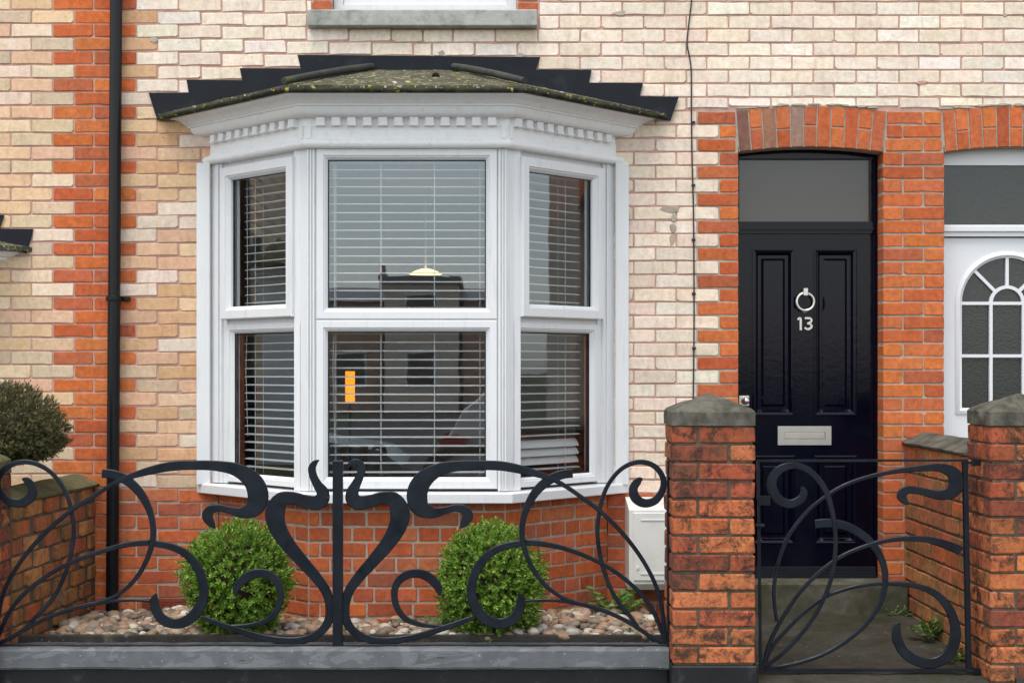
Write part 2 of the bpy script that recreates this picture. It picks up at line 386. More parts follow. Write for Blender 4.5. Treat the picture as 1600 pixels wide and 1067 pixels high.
LEFTC = [(0.704, 0.5, 0.316), (0.672, 0.461, 0.288), (0.704, 0.529, 0.353), (0.609, 0.461, 0.307), (0.724, 0.588, 0.456), (0.662, 0.431, 0.288), (0.557, 0.441, 0.316), (0.704, 0.559, 0.4)]
REDS = [(0.473, 0.115, 0.039), (0.514, 0.134, 0.043), (0.43, 0.096, 0.036), (0.536, 0.154, 0.05), (0.399, 0.11, 0.05), (0.483, 0.134, 0.053), (0.546, 0.154, 0.04)]
REDL = [(0.514, 0.125, 0.043), (0.557, 0.144, 0.04), (0.483, 0.11, 0.04), (0.557, 0.168, 0.052), (0.441, 0.12, 0.055)]
BASE = [(0.452, 0.115, 0.05), (0.493, 0.13, 0.047), (0.399, 0.096, 0.045), (0.473, 0.149, 0.065), (0.347, 0.106, 0.058)]
PIER = [(.43, .12, .045), (.35, .085, .04), (.45, .145, .055), (.25, .065, .038), (.46, .15, .055), (.19, .06, .038)]
GARD = [(.38, .125, .055), (.34, .14, .06), (.40, .165, .06), (.36, .10, .05), (.42, .19, .07)]
PITCH = 21.3 / 290; JT = .0075; ZK0 = PZ(88.5)
def zline(k): return ZK0 - PITCH * k
def tilt(px):          # the old courses sag a little towards the window: (rise in metres, slope)
    if px < 200: return .029, 0
    if px > 640: return 0, 0
    t = (px - 200) / 440; return .029 * (1 - t), -.029 / (440 / 290)
far_bricks = {}
def wall_brick(house, x0, x1, k, kind, pal, D=.06, z0=None, z1=None):
    """one facing brick between two wall-plane pixel columns in course k"""
    xc = (x0 + x1) / 2; X0, X1 = PX(x0), PX(x1); t, sl = tilt(xc)
    za, zb = (zline(k + 1) if z0 is None else z0), (zline(k) if z1 is None else z1)
    L = X1 - X0 - JT; H = zb - za - JT
    if L < .02 or H < .015: return
    col = jit(rnd.choice(pal)); y = rnd.uniform(-.0026, .0014)
    cx, cz = (X0 + X1) / 2, (za + zb) / 2 + t
    py = HY + (ZC - cz) * 290
    if -60 < xc < 1640 and py > -14:
        base = .2286 - JT if L > .165 else (.11 if L > .075 else .05)
        me = brick_mesh(base, PITCH - JT, D, rnd.randrange(14), 'cream_brick' if 'cream' in kind else 'red_brick')
        link(kind, me, None, house, loc=(cx, y, cz), ry=-math.atan(-sl) + rnd.uniform(-.003, .003), scale=(L / base, 1, H / (PITCH - JT)), color=col)
    else:
        far_bricks.setdefault((house, kind), MB()).box(cx - L / 2, cx + L / 2, y, D, cz - H / 2, cz + H / 2)
# ------------------------------------------------------------------ setting: ground, street, path
def sheet(name, x0, x1, y0, y1, z, mat, z2=None):
    mb = MB(); z2 = z if z2 is None else z2
    mb.add([(x0, y0, z2), (x1, y0, z2), (x1, y1, z), (x0, y1, z)], [(0, 1, 2, 3)]); return mb.build(name, mat, kind='structure')
sheet('ground', -600, 600, -600, 600, -.125, 'grass_ground')
sheet('road', -60, 60, -11.2, -3.4, -.10, 'asphalt')
mb = MB(); mb.box(-60, 60, -3.25, -1.2, -.12, 0); mb.build('pavement', 'pavement', kind='structure')
mb = MB(); mb.box(-60, 60, -3.4, -3.252, -.12, .008); mb.build('kerb', 'step_concrete', kind='structure')
mb = MB(); mb.box(-60, 60, -13.5, -11.2, -.12, .0); mb.build('pavement', 'pavement', kind='structure')
sheet('road', -4.5, 4.5, -300, -13.5, -.115, 'asphalt')
mb = MB(); mb.box(-2.14, 1.0, -1.09, 0, -.1, .19); mb.build('garden_soil', 'soil', kind='structure')
def rough_path():
    bm = bmesh.new(); bmesh.ops.create_grid(bm, x_segments=60, y_segments=70, size=.5)
    for v in bm.verts:
        X = 1.0 + (v.co.x + .5) * 1.22; Y = -1.36 + (v.co.y + .5) * 1.36
        v.co = Vector((X, Y, .155 + (.105) * (v.co.y + .5) + .006 * mnoise.noise(Vector((X * 4, Y * 4, 0))) + .003 * mnoise.noise(Vector((X * 22, Y * 22, 5)))))
    me = bpy.data.meshes.new('path'); bm.to_mesh(me); bm.free(); me.polygons.foreach_set('use_smooth', [True] * len(me.polygons))
    link('path', me, 'path_concrete', kind='structure')
rough_path()
mb = MB(); mb.box(-6, -2.28, -1.09, 0, -.1, .2); mb.build('garden_soil', 'soil', kind='structure')
mb = MB(); mb.box(2.33, 5, -1.36, 0, -.1, .18); mb.build('path', 'path_concrete', kind='structure')
# ------------------------------------------------------------------ the three houses
house = empty('terraced_house', (0, 0, 0), 'cream and red brick terraced house with white bay window and black door numbered 13', 'house')
lhouse = empty('terraced_house', (-3.8, 0, 0), 'tan and red brick house to the left of the black drainpipe', 'house')
rhouse = empty('terraced_house', (3.2, 0, 0), 'brick house with the white arched-glass door at the right edge', 'house')
XD = PX(181)                                  # party line at the drainpipe
XJ0, XJ1 = PX(1155), PX(1379)                 # door opening of number 13
XR = PX(1430); XN0 = PX(1476.5); XN1 = XN0 + (XJ1 - XJ0)
ZTOP = 6.2; WB = .0045                        # mortar sits this far behind the brick faces
BX = -.43; BH, BD, BW = .5, .57, 1.07         # bay: centre, half front, depth, half width at the wall
def slabs(name, parent, lst):
    mb = MB()
    for (m, x0, x1, z0, z1) in lst:
        mb.cur = m; mb.box(x0, x1, WB, .24, z0, z1)
    return link(name, mb.mesh(name, mats=['mortar_red', 'mortar_grey']), None, parent)
UX0, UX1, UZ = PX(519), PX(808), PZ(15, -.06)
wl_ = slabs('wall', lhouse, [(0, -9, XD - .01, -.1, ZTOP)])
AZ = PZ(229)
wm_ = slabs('wall', house, [
    (0, XD - .01, BX - BW + .02, zline(32) + .029, ZTOP), (1, XD - .01, BX - BW + .02, 0, zline(32) + .029),
    (0, BX - BW + .02, UX0, 2.70, ZTOP), (0, UX0, UX1, 2.70, UZ), (0, UX1, BX + BW - .02, 2.70, ZTOP),
    (0, BX + BW - .02, PX(1086), zline(32), ZTOP), (1, BX + BW - .02, PX(1086), 0, zline(32)),
    (1, PX(1086), XJ0 - .006, 0, PZ(174)), (0, PX(1086), XJ1 + .006, PZ(174), ZTOP), (1, XJ0 - .006, XJ1 + .006, AZ, PZ(174)),
    (1, XJ1 + .006, XR, 0, PZ(174)), (0, XJ1 + .006, XR, PZ(174), ZTOP)])
wr_ = slabs('wall', rhouse, [(1, XR, XN0 - .006, 0, PZ(174)), (0, XR, 9, PZ(174), ZTOP), (1, XN0 - .006, XN1 + .006, AZ, PZ(174)), (1, XN1 + .006, 9, 0, PZ(174))])
A = [212.8, 279, 346, 412, 479, 544.5, 611, 661, 708, 774, 840.6, 906.7, 972.5, 1038.5, 1104.5, 1171.5, 1237.8, 1304, 1370.6, 1436, 1502, 1569, 1635, 1701, 1768]
B = [180, 246, 313.8, 380.6, 447.8, 513.7, 580.6, 645.6, 675, 741.7, 808.4, 873.8, 939.6, 1006, 1072.7, 1138.4, 1204.7, 1271, 1338, 1405, 1469, 1536, 1602, 1668, 1735]
LA = [-382, -315, -249, -182, -116, -49, 17, 82.5, 146, 181]
LB = [-349, -282, -216, -149, -83, -17, 49, 116, 181]
def flash_limits(k):   # wall columns hidden behind the stepped lead of the bay roof in course k (left, right)
    return {0: (466, 843), 1: (377, 923), 2: (294, 1003), 3: (236, 1059), 4: (262, 1035)}.get(k)
KT = -13
for k in range(KT, 42):
    even = k % 2 == 0; yt = 88.5 + 21.3 * k; jl = A if even else B
    # left neighbour
    row = LA if even else LB
    for a, b in zip(row, row[1:]):
        red = a >= 80
        wall_brick(wl_, a, b, k, 'red_brick' if red or k >= 33 else 'cream_brick', REDL if red else (BASE if k >= 33 else LEFTC))
    # number 13, left of the bay
    if even: wall_brick(wm_, 181, 212.8, k, 'red_brick', REDL if k < 32 else BASE)
    if k >= 4:
        for a, b in zip(jl, jl[1:]):
            lim_ = 341 if (k >= 31 or k < 10) else 316
            if a > lim_ - 12: break
            b = min(b, lim_)
            red = k >= 32
            if b - a > 12: wall_brick(wm_, a, b, k, 'red_brick' if red else 'cream_brick', BASE if red else TAN)
    # the run above the bay and the doors
    if k < 4:
        lim = flash_limits(k)
        for a, b in zip(jl, jl[1:]):
            hs_ = wm_ if (a + b) / 2 < 1430 else wr_
            pal = TAN if (b < 250 and even is False) else (CREAM if a < 900 else (PINKC if a < 1090 else CREAM))
            if k <= -4:      # red jambs of the upper window
                segs = []
                if b <= 479 or a >= 855: segs = [(a, b, 0)]
                elif a < 487 < b: segs = [(a, 487, 0)]
                elif a < 855 < b and b > 842: segs = [(max(a, 842), b, 0)]
                for (p, q, _) in segs: wall_brick(hs_, p, q, k, 'cream_brick', pal)
                continue
            if k == -3:
                if a >= 440 and b <= 480 + 40 and a < 480: wall_brick(hs_, a, 480, k, 'cream_brick', pal); continue
                if 480 <= a and b <= 842: continue
                if a < 840 < b: wall_brick(hs_, 842, b, k, 'cream_brick', pal); continue
            if lim:
                if a > lim[0] and b < lim[1]: continue
            if k == 3 and 1130 < b and a < 1600: wall_brick(hs_, a, b, k, 'cream_brick', CREAM, z0=PZ(170 if not (1150 < (a + b) / 2 < 1385 or (a + b) / 2 > 1475) else 167)); continue
            wall_brick(hs_, a, b, k, 'cream_brick', pal)
        if k <= -4:
            for (p, q) in (((487, 519), (808, 842)) if even else ((487, 519), (808, 842))): wall_brick(wm_, p, q, k, 'red_brick', REDS)
    # between the bay and the door, and the brick pier between the doors
    if k >= 4:
        if even: segs = [(957 if k < 31 else 948, 1024.3, 0), (1024.3, 1089.5, 0), (1089.5, 1155 if k > 6 else 1150, 1)]
        else: segs = [(940, 990, 0), (990, 1056.8, 0), (1056.8, 1123.5, 0), (1123.5, 1155 if k > 6 else 1151, 1)]
        for a, b, red in segs:
            if k >= 32: red = 1
            wall_brick(wm_, a, b, k, 'red_brick' if red else 'cream_brick', REDS if red and k < 32 else (BASE if red else PINKC), .115 if b > 1140 else .06)
        lo, hi = (1385, 1471.5) if k < 6 else ((1383, 1473) if k < 7 else (1379, 1476.5))
        m = 1443 if even else 1411
        if m < 1430: wall_brick(wm_, lo, m, k, 'red_brick', REDS, .115); wall_brick(wr_, m, hi, k, 'red_brick', REDS, .115)
        else: wall_brick(wm_, lo, m, k, 'red_brick', REDS, .115); wall_brick(wr_, m, hi, k, 'red_brick', REDS, .115)
        # beyond the neighbour's door (out of the picture)
        for a in range(0, 3): wall_brick(wr_, 1702 + a * 66.5 + (0 if even else 33), 1702 + (a + 1) * 66.5 + (0 if even else 33), k, 'red_brick' if a == 0 else 'cream_brick', REDS if a == 0 else CREAM)
for (hs_, kind), mb in far_bricks.items():
    me = mb.mesh('brick'); me.materials.append(MATS['blank_brick' if 'cream' in kind else 'far_brick'])
    link(kind, me, None, hs_, kind='stuff')
# broken patch of old fixings in the cream brickwork, repaired with grey mortar
for (px, py, w, h) in ((1048, 327, 16, 7), (1053, 341, 5, 8), (1052, 356, 6, 8), (1050, 375, 5, 9)):
    p = []
    for i in range(10):
        a = i / 10 * 2 * math.pi; q = rnd.uniform(.75, 1.15); p.append((PX(px + math.cos(a) * w * q), PZ(py - math.sin(a) * h * q)))
    poly_brick('mortar_patch', p, .02, 'mortar_grey', wm_, (.4, .38, .35), y=-.0035)
for (px, py, w, h) in ((1440, 130, 10, 4), (812, 88, 8, 5), (966, 21, 12, 5), (690, 84, 8, 7), (1571, 24, 5, 4), (240, 63, 6, 5)):
    p = []
    for i in range(9):
        a = i / 9 * 2 * math.pi; q = rnd.uniform(.6, 1.2); p.append((PX(px + math.cos(a) * w * q), PZ(py - math.sin(a) * h * q)))
    poly_brick('mortar_patch', p, .02, 'mortar_grey' if px != 1440 else 'mortar_red', wm_ if px < 1430 else wr_, (.4, .38, .35), y=-.003)

# segmental arches over the two doors
def arch(parent, dpx, tint):
    bot = [1154.6, 1174.1, 1193.6, 1214.7, 1235.9, 1256.2, 1275.7, 1296.8, 1317.9, 1338.2, 1359.4, 1378.9]
    top = [1149.8, 1169.2, 1190.4, 1211.5, 1235, 1255.4, 1277.3, 1299.2, 1321.2, 1343.1, 1365, 1385.4]
    yb = lambda x: 229.5 + 8.0 * ((x - 1266) / 112) ** 2; yt = lambda x: 167 + 7.0 * ((x - 1267) / 118) ** 2
    mb = MB(); n = 12
    P = [(PX(bot[i] + dpx), PZ(yb(bot[i]))) for i in range(n)] + [(PX(top[i] + dpx), PZ(yt(top[i]) - 3)) for i in range(n - 1, -1, -1)]
    mb.prism(P, .004, .10); ob = mb.build('arch', 'mortar_grey', parent)
    g = 1.3
    for i in range(11):
        b0, b1, t0, t1 = bot[i] + g, bot[i + 1] - g, top[i] + g, top[i + 1] - g
        def q(fa, fb):
            l = lambda f, u, v: u + (v - u) * f
            out = []
            for (fx, ff) in ((0, fa), (1, fa), (1, fb), (0, fb)):
                xb, xt = (b0, t0) if fx == 0 else (b1, t1)
                out.append((PX(l(ff, xb, xt) + dpx), PZ(l(ff, yb(xb), yt(xt)))))
            return out
        dark = {0: (.20, .10, .075), 2: (.30, .15, .095), 4: (.30, .20, .16)}.get(i) if tint else None
        if i % 2 == 0: poly_brick('red_brick', q(0, 1), .115, 'red_brick', ob, dark or jit(rnd.choice(REDS)), y=-.003 + rnd.uniform(-.001, .001))
        else:
            s = rnd.uniform(.45, .53)
            poly_brick('red_brick', q(0, s - .018), .115, 'red_brick', ob, jit(rnd.choice(REDS)), y=-.003); poly_brick('red_brick', q(s + .018, 1), .115, 'red_brick', ob, jit(rnd.choice(REDS)), y=-.002)
arch(house, 0, True); arch(rhouse, 322, False)
for dpx, par in ((0, wm_), (322, wr_)):
    for i in range(13):
        x = 1158 + i * 17.5 + rnd.uniform(-6, 6); y = 164.5 + 7 * ((x - 1267) / 118) ** 2 + rnd.uniform(-1.5, .5); w = rnd.uniform(7, 15); h = rnd.uniform(1.0, 2.6)
        if x + dpx > 1615: continue
        p = [(PX(x + dpx + math.cos(a * .698) * w * rnd.uniform(.7, 1.2)), PZ(y - math.sin(a * .698) * h * rnd.uniform(.5, 1.3))) for a in range(9)]
        poly_brick('mortar_patch', p, .012, 'mortar_grey', par, (.4, .38, .35), y=-.0042 - .0003 * i)
# stone sill and white frame of the upper window
o = MB(); o.bbox(PX(480, -.06), PX(840, -.06), -.06, .1, PZ(41, -.06), PZ(15, -.06), .006)
uw = MB()
def frame_rect(mb, x0, x1, z0, z1, w, y0, y1):
    mb.box(x0, x0 + w, y0, y1, z0, z1); mb.box(x1 - w, x1, y0, y1, z0, z1); mb.box(x0 + w, x1 - w, y0, y1, z1 - w, z1); mb.box(x0 + w, x1 - w, y0, y1, z0, z0 + w)
frame_rect(uw, UX0 + .003, UX1 - .003, UZ + .004, ZTOP - 1, .05, .06, .12)
frame_rect(uw, UX0 + .055, UX1 - .055, UZ + .056, ZTOP - 1.05, .05, .075, .11)
uwo = uw.build('upper_window', 'white_plastic', house); o.build('sill', 'stone_sill', uwo)
gp = MB(); gp.box(UX0 + .1, UX1 - .1, .09, .096, UZ + .1, ZTOP - 1.1); gp.build('pane', 'glass', uwo)
gp = MB(); gp.box(UX0 - .3, UX1 + .3, .6, .62, UZ - .3, ZTOP); gp.build('interior_wall', 'room_wall', house)
# ------------------------------------------------------------------ bay window
S2 = math.sqrt(2) - 1
def off(e, z): return [(BX - BW - e * math.sqrt(2), 0, z), (BX - BH - e * S2, -BD - e, z), (BX + BH + e * S2, -BD - e, z), (BX + BW + e * math.sqrt(2), 0, z)]
def sweep(prof, name, mat, parent, sub=1):
    mb = MB(); n = len(prof); v = [p for (e, z) in prof for p in off(e, z)]
    f = [(i * 4 + k, i * 4 + k + 1, ((i + 1) % n) * 4 + k + 1, ((i + 1) % n) * 4 + k) for i in range(n) for k in range(3)]
    f += [tuple(i * 4 for i in range(n)), tuple(i * 4 + 3 for i in range(n - 1, -1, -1))]
    mb.add(v, f); return mb.build(name, mat, parent)
FACES = [((BX - BW, 0), -R(45), (BW - BH) * math.sqrt(2)), ((BX - BH, -BD), 0, 2 * BH), ((BX + BH, -BD), R(45), (BW - BH) * math.sqrt(2))]
def fl(i, u, w, z):     # face-local (along, outward, up) to world
    (x, y), a, L = FACES[i]; c, s = math.cos(a), math.sin(a)
    return (x + u * c + w * s, y + u * s - w * c, z)
class FB(MB):           # boxes in a bay face's own frame
    def __init__(s, face): super().__init__(); s.face = face
    def put(s, name, mat, parent, **k):
        (x, y), a, L = FACES[s.face]; return s.build(name, mat, parent, loc=(x, y, 0), rz=a, **k)
ZB0, ZB1 = .945, 2.66
SL = FACES[0][2]
bayo = bpy.data.objects.new('bay_window', None); C.objects.link(bayo); bayo.location = (BX, 0, .9); bayo.parent = house; bayo.matrix_parent_inverse = house.matrix_basis.inverted()
def fbox(mb, i, u0, u1, w0, w1, z0, z1):
    P = [fl(i, u, w, z) for z in (z0, z1) for (u, w) in ((u0, w0), (u1, w0), (u1, w1), (u0, w1))]
    mb.add(P, [(0, 1, 2, 3), (7, 6, 5, 4), (0, 4, 5, 1), (1, 5, 6, 2), (2, 6, 7, 3), (3, 7, 4, 0)])
# corner posts (plan polygons) with flutes
for sgn in (-1, 1):
    plan = [(BH + .0, -BD), (BH - .045, -BD), (BH - .045, -BD + .07), (BH - .02, -BD + .09), (BH + .028, -BD + .095), (BH + .07, -BD + .055), (BH + .038, -BD + .038)]
    bay = MB(); plan = [(BX + sgn * x, y) for x, y in plan]; n = len(plan)
    bay.add([(x, y, ZB0) for x, y in plan] + [(x, y, ZB1 + .02) for x, y in plan], [tuple(range(n)), tuple(range(2 * n - 1, n - 1, -1))] + [(i, (i + 1) % n, (i + 1) % n + n, i + n) for i in range(n)])
    xo = BX + sgn * 1.16; xi = BX + sgn * 1.088
    bd = MB(); bd.bbox(min(xo, xi), max(xo, xi), -.035, .05, ZB0 - .01, ZB1, .003); bd.build('pilaster', 'white_plastic', bayo)
    for q in range(3):
        xa = BX + sgn * (BH - .003 - q * .014); bay.box(min(xa, xa - sgn * .008), max(xa, xa - sgn * .008), -BD - .010, -BD + .002, ZB0 + .004, ZB1)
    bay.build('corner_post', 'white_plastic', bayo)

bayo['label'] = 'white angled bay window with dentil cornice and mossy lead roof'
def moulded(fb, u0, u1, z0, z1, w, y0, y1):
    """frame of four mitred bars with a sloped bead towards the glass; w bar width, y0 front, y1 back (local, -y outward)"""
    prof = [(0, y1), (0, y0 + .005), (.005, y0), (w - .021, y0), (w - .018, y0 + .008), (w - .013, y0 + .008), (w, y0 + .026), (w, y1)]
    n = len(prof); v = []
    for (a, y) in prof: v += [(u0 + a, y, z0 + a), (u1 - a, y, z0 + a), (u1 - a, y, z1 - a), (u0 + a, y, z1 - a)]
    fb.add(v, [(i * 4 + k, i * 4 + (k + 1) % 4, ((i + 1) % n) * 4 + (k + 1) % 4, ((i + 1) % n) * 4 + k) for i in range(n) for k in range(4)])
ZT0, ZT1 = PZ(513, -BD), PZ(486, -BD)          # transom
def pane(face, u0, u1, z0, z1, y, parent):
    g = FB(face); g.box(u0 - .01, u1 + .01, y, y + .006, z0 - .01, z1 + .01); g.put('pane', 'glass', parent)
    k = FB(face); t = .006
    frame_rect(k, u0 - .001, u1 + .001, z0 - .001, z1 + .001, t, y - .003, y + .02); k.put('gasket', 'black_plastic', parent)
# centre lights
fr = FB(1); moulded(fr, .047, 2 * BH - .047, ZB0 + .012, (ZT0 + ZT1) / 2 - .0012, .058, -.006, .06); fo = fr.put('window_frame', 'white_plastic', bayo)
pane(1, .105, 2 * BH - .105, ZB0 + .07, (ZT0 + ZT1) / 2 - .059, .022, bayo)
fr = FB(1); moulded(fr, .047, 2 * BH - .047, (ZT0 + ZT1) / 2 + .0012, ZB1 - .002, .058, -.006, .06); fr.put('window_frame', 'white_plastic', bayo)
pane(1, .105, 2 * BH - .105, (ZT0 + ZT1) / 2 + .059, ZB1 - .06, .022, bayo)
for face in (0, 2):
    m = (lambda a, b: (a, b)) if face == 0 else (lambda a, b: (SL - b, SL - a))
    fb = FB(face)                                  # side framing: outer jamb and steps, corner jamb, head
    for (a, b, y0) in ((-.035, .050, -.010), (.053, .072, -.004), (.072, .105, .012), (.728, .745, .010)):
        a, b = m(a, b); fb.box(a, b, y0, .06, ZB0 + .002, ZB1)
    a, b = m(.105, .728); fb.box(a, b, .014, .06, PZ(258, -.2), ZB1); fb.box(a, b, .018, .06, 1.79, 1.82)
    fb.put('window_frame', 'white_plastic', bayo)
    u0, u1 = m(.107, .762)
    fr = FB(face); moulded(fr, u0, u1, ZB0 + .012, 1.792, .05, .0, .055); fr.put('window_frame', 'white_plastic', bayo)
    pane(face, u0 + .05, u1 - .05, ZB0 + .062, 1.742, .026, bayo)
    u0, u1 = m(.098, .722)
    fr = FB(face); moulded(fr, u0, u1, 1.818, 2.622, .066, -.032, .05); fr.put('casement', 'white_plastic', bayo)
    pane(face, u0 + .066, u1 - .066, 1.881, 2.559, .010, bayo)
# sill, base, cornice, dentils
sweep([(-.09, .945), (-.09, .93), (.02, .912), (.02, .893), (.062, .889), (.066, .893), (.066, .935), (.062, .940)], 'sill', 'white_plastic', bayo)
corn = sweep([(-.09, 2.655), (.030, 2.655), (.040, 2.662), (.046, 2.672), (.046, 2.684), (.038, 2.694), (.022, 2.700), (.016, 2.708), (.016, 2.762), (.014, 2.764), (.014, 2.806),
              (.054, 2.808), (.070, 2.812), (.082, 2.820), (.090, 2.832), (.093, 2.846), (.093, 2.850), (.104, 2.851), (.104, 2.860), (.112, 2.8615), (.120, 2.872), (.134, 2.884), (.152, 2.893), (.170, 2.898), (.172, 2.905), (-.09, 2.905)], 'cornice', 'white_paint', bayo)
autosmooth(corn, 24)
def dentil(face, u):
    d_ = FB(face); d_.box(u - .021, u + .021, -.046, -.012, 2.772, 2.8055); d_.box(u - .0235, u + .0235, -.050, -.012, 2.763, 2.7715); d_.put('dentil', 'white_paint', bayo)
for i in range(12): dentil(1, BH + (i - 5.5) * .0775)
for face in (0, 2):
    for i in range(10):
        dentil(face, .045 + i * .0765)
for sgn in (-1, 1):      # little upright fillets on the frieze at the corners, and end blocks
    for (face, u) in (((1, .012), (0, SL - .012)) if sgn < 0 else ((1, 2 * BH - .012), (2, .012))):
        q = FB(face); q.box(u - .011, u + .011, -.026, -.0165, 2.703, 2.766); q.put('fillet', 'white_paint', bayo)
# roof
def roof(bx, bh, bd, bw, z_e, z_t, top, parent, e=.22):
    def o_(e, z): return [Vector((bx - bw - e * math.sqrt(2), 0, z)), Vector((bx - bh - e * S2, -bd - e, z)), Vector((bx + bh + e * S2, -bd - e, z)), Vector((bx + bw + e * math.sqrt(2), 0, z))]
    lo, hi = o_(e, z_e), o_(e, z_e + .024); inn = o_(e - .05, z_e)
    T = [Vector((bx - top, 0, z_t)), Vector((bx + top, 0, z_t))]
    mb = MB(); rows = []
    # front slope subdivided with slight unevenness
    def patch(a, b, c, d_, nu, nv):
        v = []; f = []
        for j in range(nv + 1):
            for i in range(nu + 1):
                s, t = i / nu, j / nv
                p = (a * (1 - s) + b * s) * (1 - t) + (d_ * (1 - s) + c * s) * t
                if 0 < j < nv: p = p + Vector((0, 0, .008 * mnoise.noise(p * 7) + .004 * mnoise.noise(p * 30)))
                elif j == 0: p = p + Vector((0, 0, .003 * mnoise.noise(p * 9)))
                v.append(p)
        for j in range(nv):
            for i in range(nu): f.append((j * (nu + 1) + i, j * (nu + 1) + i + 1, (j + 1) * (nu + 1) + i + 1, (j + 1) * (nu + 1) + i))
        mb.add(v, f)
    patch(hi[1], hi[2], T[1], T[0], 30, 12); patch(hi[0], hi[1], T[0], T[0], 24, 8); patch(hi[2], hi[3], T[1], T[1], 24, 8)
    v = lo + hi + inn
    mb.add(v, [(i, i + 1, i + 5, i + 4) for i in range(3)] + [(i, i + 8, i + 9, i + 1) for i in range(3)])
    ob = mb.build('roof', 'mossy_roof', parent)
    return ob, hi, T
ro, HI, TT = roof(BX, BH, BD, BW, 2.902, 3.165, .22, bayo)
for i, (a, b) in enumerate(((TT[0], HI[1]), (TT[1], HI[2]))):
    t = MB(); a = a + Vector((0, -.02, .015)); b = a + (b - a) * .98 + Vector((0, 0, .02))
    t.tube([a + (b - a) * q + Vector((0, 0, .012 * math.sin(q * 3.1) * .5)) for q in (0, .2, .4, .6, .8, 1)], [.0175, .0185, .018, .0175, .017, .0165], 12)
    autosmooth(t.build('hip_roll', 'hip_lead', bayo))
# eave roll under the roof edge, dark
t = MB(); P = [Vector(p) + Vector((0, 0, 0)) for p in off(.212, 2.905)]
for a, b in zip(P, P[1:]): t.tube([a, b], .0135, 8)
autosmooth(t.build('eave_edge', 'mossy_edge', bayo))
ln = MB(); ln.tube([Vector((BX + .14, -.42, 3.045)), Vector((BX + .145, -.40, 3.06))], [.022, .010], 8); ln.build('moss_clump', 'soil', bayo)
FLASH = [[(465, 86.5), (844, 90), (833, 122), (770, 124), (560, 124), (474, 124)],
         [(375, 107.5), (520, 108), (520, 134), (384, 152)], [(292, 125.5), (420, 127), (420, 152), (300, 172)], [(233, 146), (345, 146), (345, 168), (246, 187)],
         [(924, 110.5), (915, 158), (760, 124), (770, 109.5)], [(1004.5, 131), (994, 172), (870, 150), (880, 130.5)], [(1060, 152.5), (1047, 190), (940, 165), (955, 151.5)]]
for i, P in enumerate(FLASH):
    W = [(PX(x), PZ(y)) for x, y in P]
    mb = MB(); y = -.006 - .0022 * i; mb.prism(W, y, y + .012); mb.build('lead_flashing', 'lead', bayo)
# ------------------------------------------------------------------ brick base of the bay
bb = MB(); E0 = -.014
v = off(E0 - WB, .1) + off(E0 - WB, .905); bb.add(v, [(i, i + 1, i + 5, i + 4) for i in range(3)]); v2 = off(E0 - .2, .1) + off(E0 - .2, .905)
bb.add(v2, [(i + 4, i + 5, i + 1, i) for i in range(3)]); bb.add(off(E0 - WB, .905) + off(E0 - .2, .905), [(i, i + 4, i + 5, i + 1) for i in range(3)])
bbo = bb.build('bay_wall', 'mortar_grey', house)
BP = .0757; ZBR = PZ(799, -.55)
for j in range(-1, 9):
    za, zb = ZBR - (j + 1) * BP, ZBR - j * BP
    if j == -1: zb = .902
    st = j % 2 == 0
    for face in range(3):
        (x, y), a, L = FACES[face]; c, s = math.cos(a), math.sin(a)
        L0 = (-E0) * (S2 if face else 1.414) if face != 1 else -E0 * S2; u = {0: -E0 * 1.0, 1: -E0 * S2, 2: -E0 * S2}[face]; end = L - {0: -E0 * S2, 1: -E0 * S2, 2: -E0}[face]
        step = .2262 if st else .1131
        nb_ = max(1, round((end - u) / step)); step = (end - u) / nb_
        cuts = [u + step * i for i in range(nb_ + 1)]
        if st: cuts = [u] + [u + .06 + (end - u - .06) * i / nb_ for i in range(nb_ + 1)] if face == 1 else cuts
        for p, q in zip(cuts, cuts[1:]):
            Lb = q - p - .010; H = zb - za - .010
            base = .2162 if Lb > .15 else (.103 if Lb > .07 else .05)
            me = brick_mesh(base, .0657, .05, rnd.randrange(12), 'red_brick', .7)
            wx = fl(face, (p + q) / 2, E0 + rnd.uniform(-.001, .0015), (za + zb) / 2)
            link('red_brick', me, None, bbo, loc=wx, rz=a, scale=(Lb / base, 1, H / .0657), color=jit(rnd.choice(BASE + REDS[:3]), .14))
# terracotta air brick low on the wall left of the bay
ab = MB(); x0, x1 = PX(222), PX(292); z0, z1 = PZ(955), PZ(936)
ab.box(x0, x1, -.004, .03, z0 - .004, z0); ab.box(x0, x1, -.004, .03, z1, z1 + .004)
for i in range(5): ab.box(x0, x1, -.008, .01, z0 + (z1 - z0) * (i + .15) / 5, z0 + (z1 - z0) * (i + .6) / 5)
ab.build('air_brick', 'air_brick', house)
# ------------------------------------------------------------------ rooms behind the glass
rm = MB(); X0, X1, Y1, Z0, Z1 = BX - 1.5, BX + 1.75, 3.7, .35, 2.72
rm.box(X0 - .05, X0, .25, Y1, Z0, Z1); rm.box(X1, X1 + .05, .25, Y1, Z0, Z1); rm.box(X0, X1, Y1, Y1 + .05, Z0, Z1); rm.box(X0 - .05, X1 + .05, .24, Y1 + .05, Z1, Z1 + .05)
v = off(-.02, Z1 - .06) + off(-.02, Z1 - .058); rm.add(off(-.03, 2.70), [(0, 1, 2, 3)])
rm.box(X0, BX - BW + .02, .242, .30, Z0, Z1); rm.box(BX + BW - .02, X1, .242, .30, Z0, Z1)
rm.build('interior_wall', 'room_wall', house)
rf = MB(); rf.box(X0 - .05, X1 + .05, .1, Y1 + .05, Z0 - .05, Z0); rf.build('interior_floor', 'room_floor', house)
isl = MB(); isl.add(off(-.05, .95) + off(-.05, .965), [(0, 1, 2, 3), (4, 5, 6, 7)]); isl.build('inner_sill', 'white_plastic', bayo)
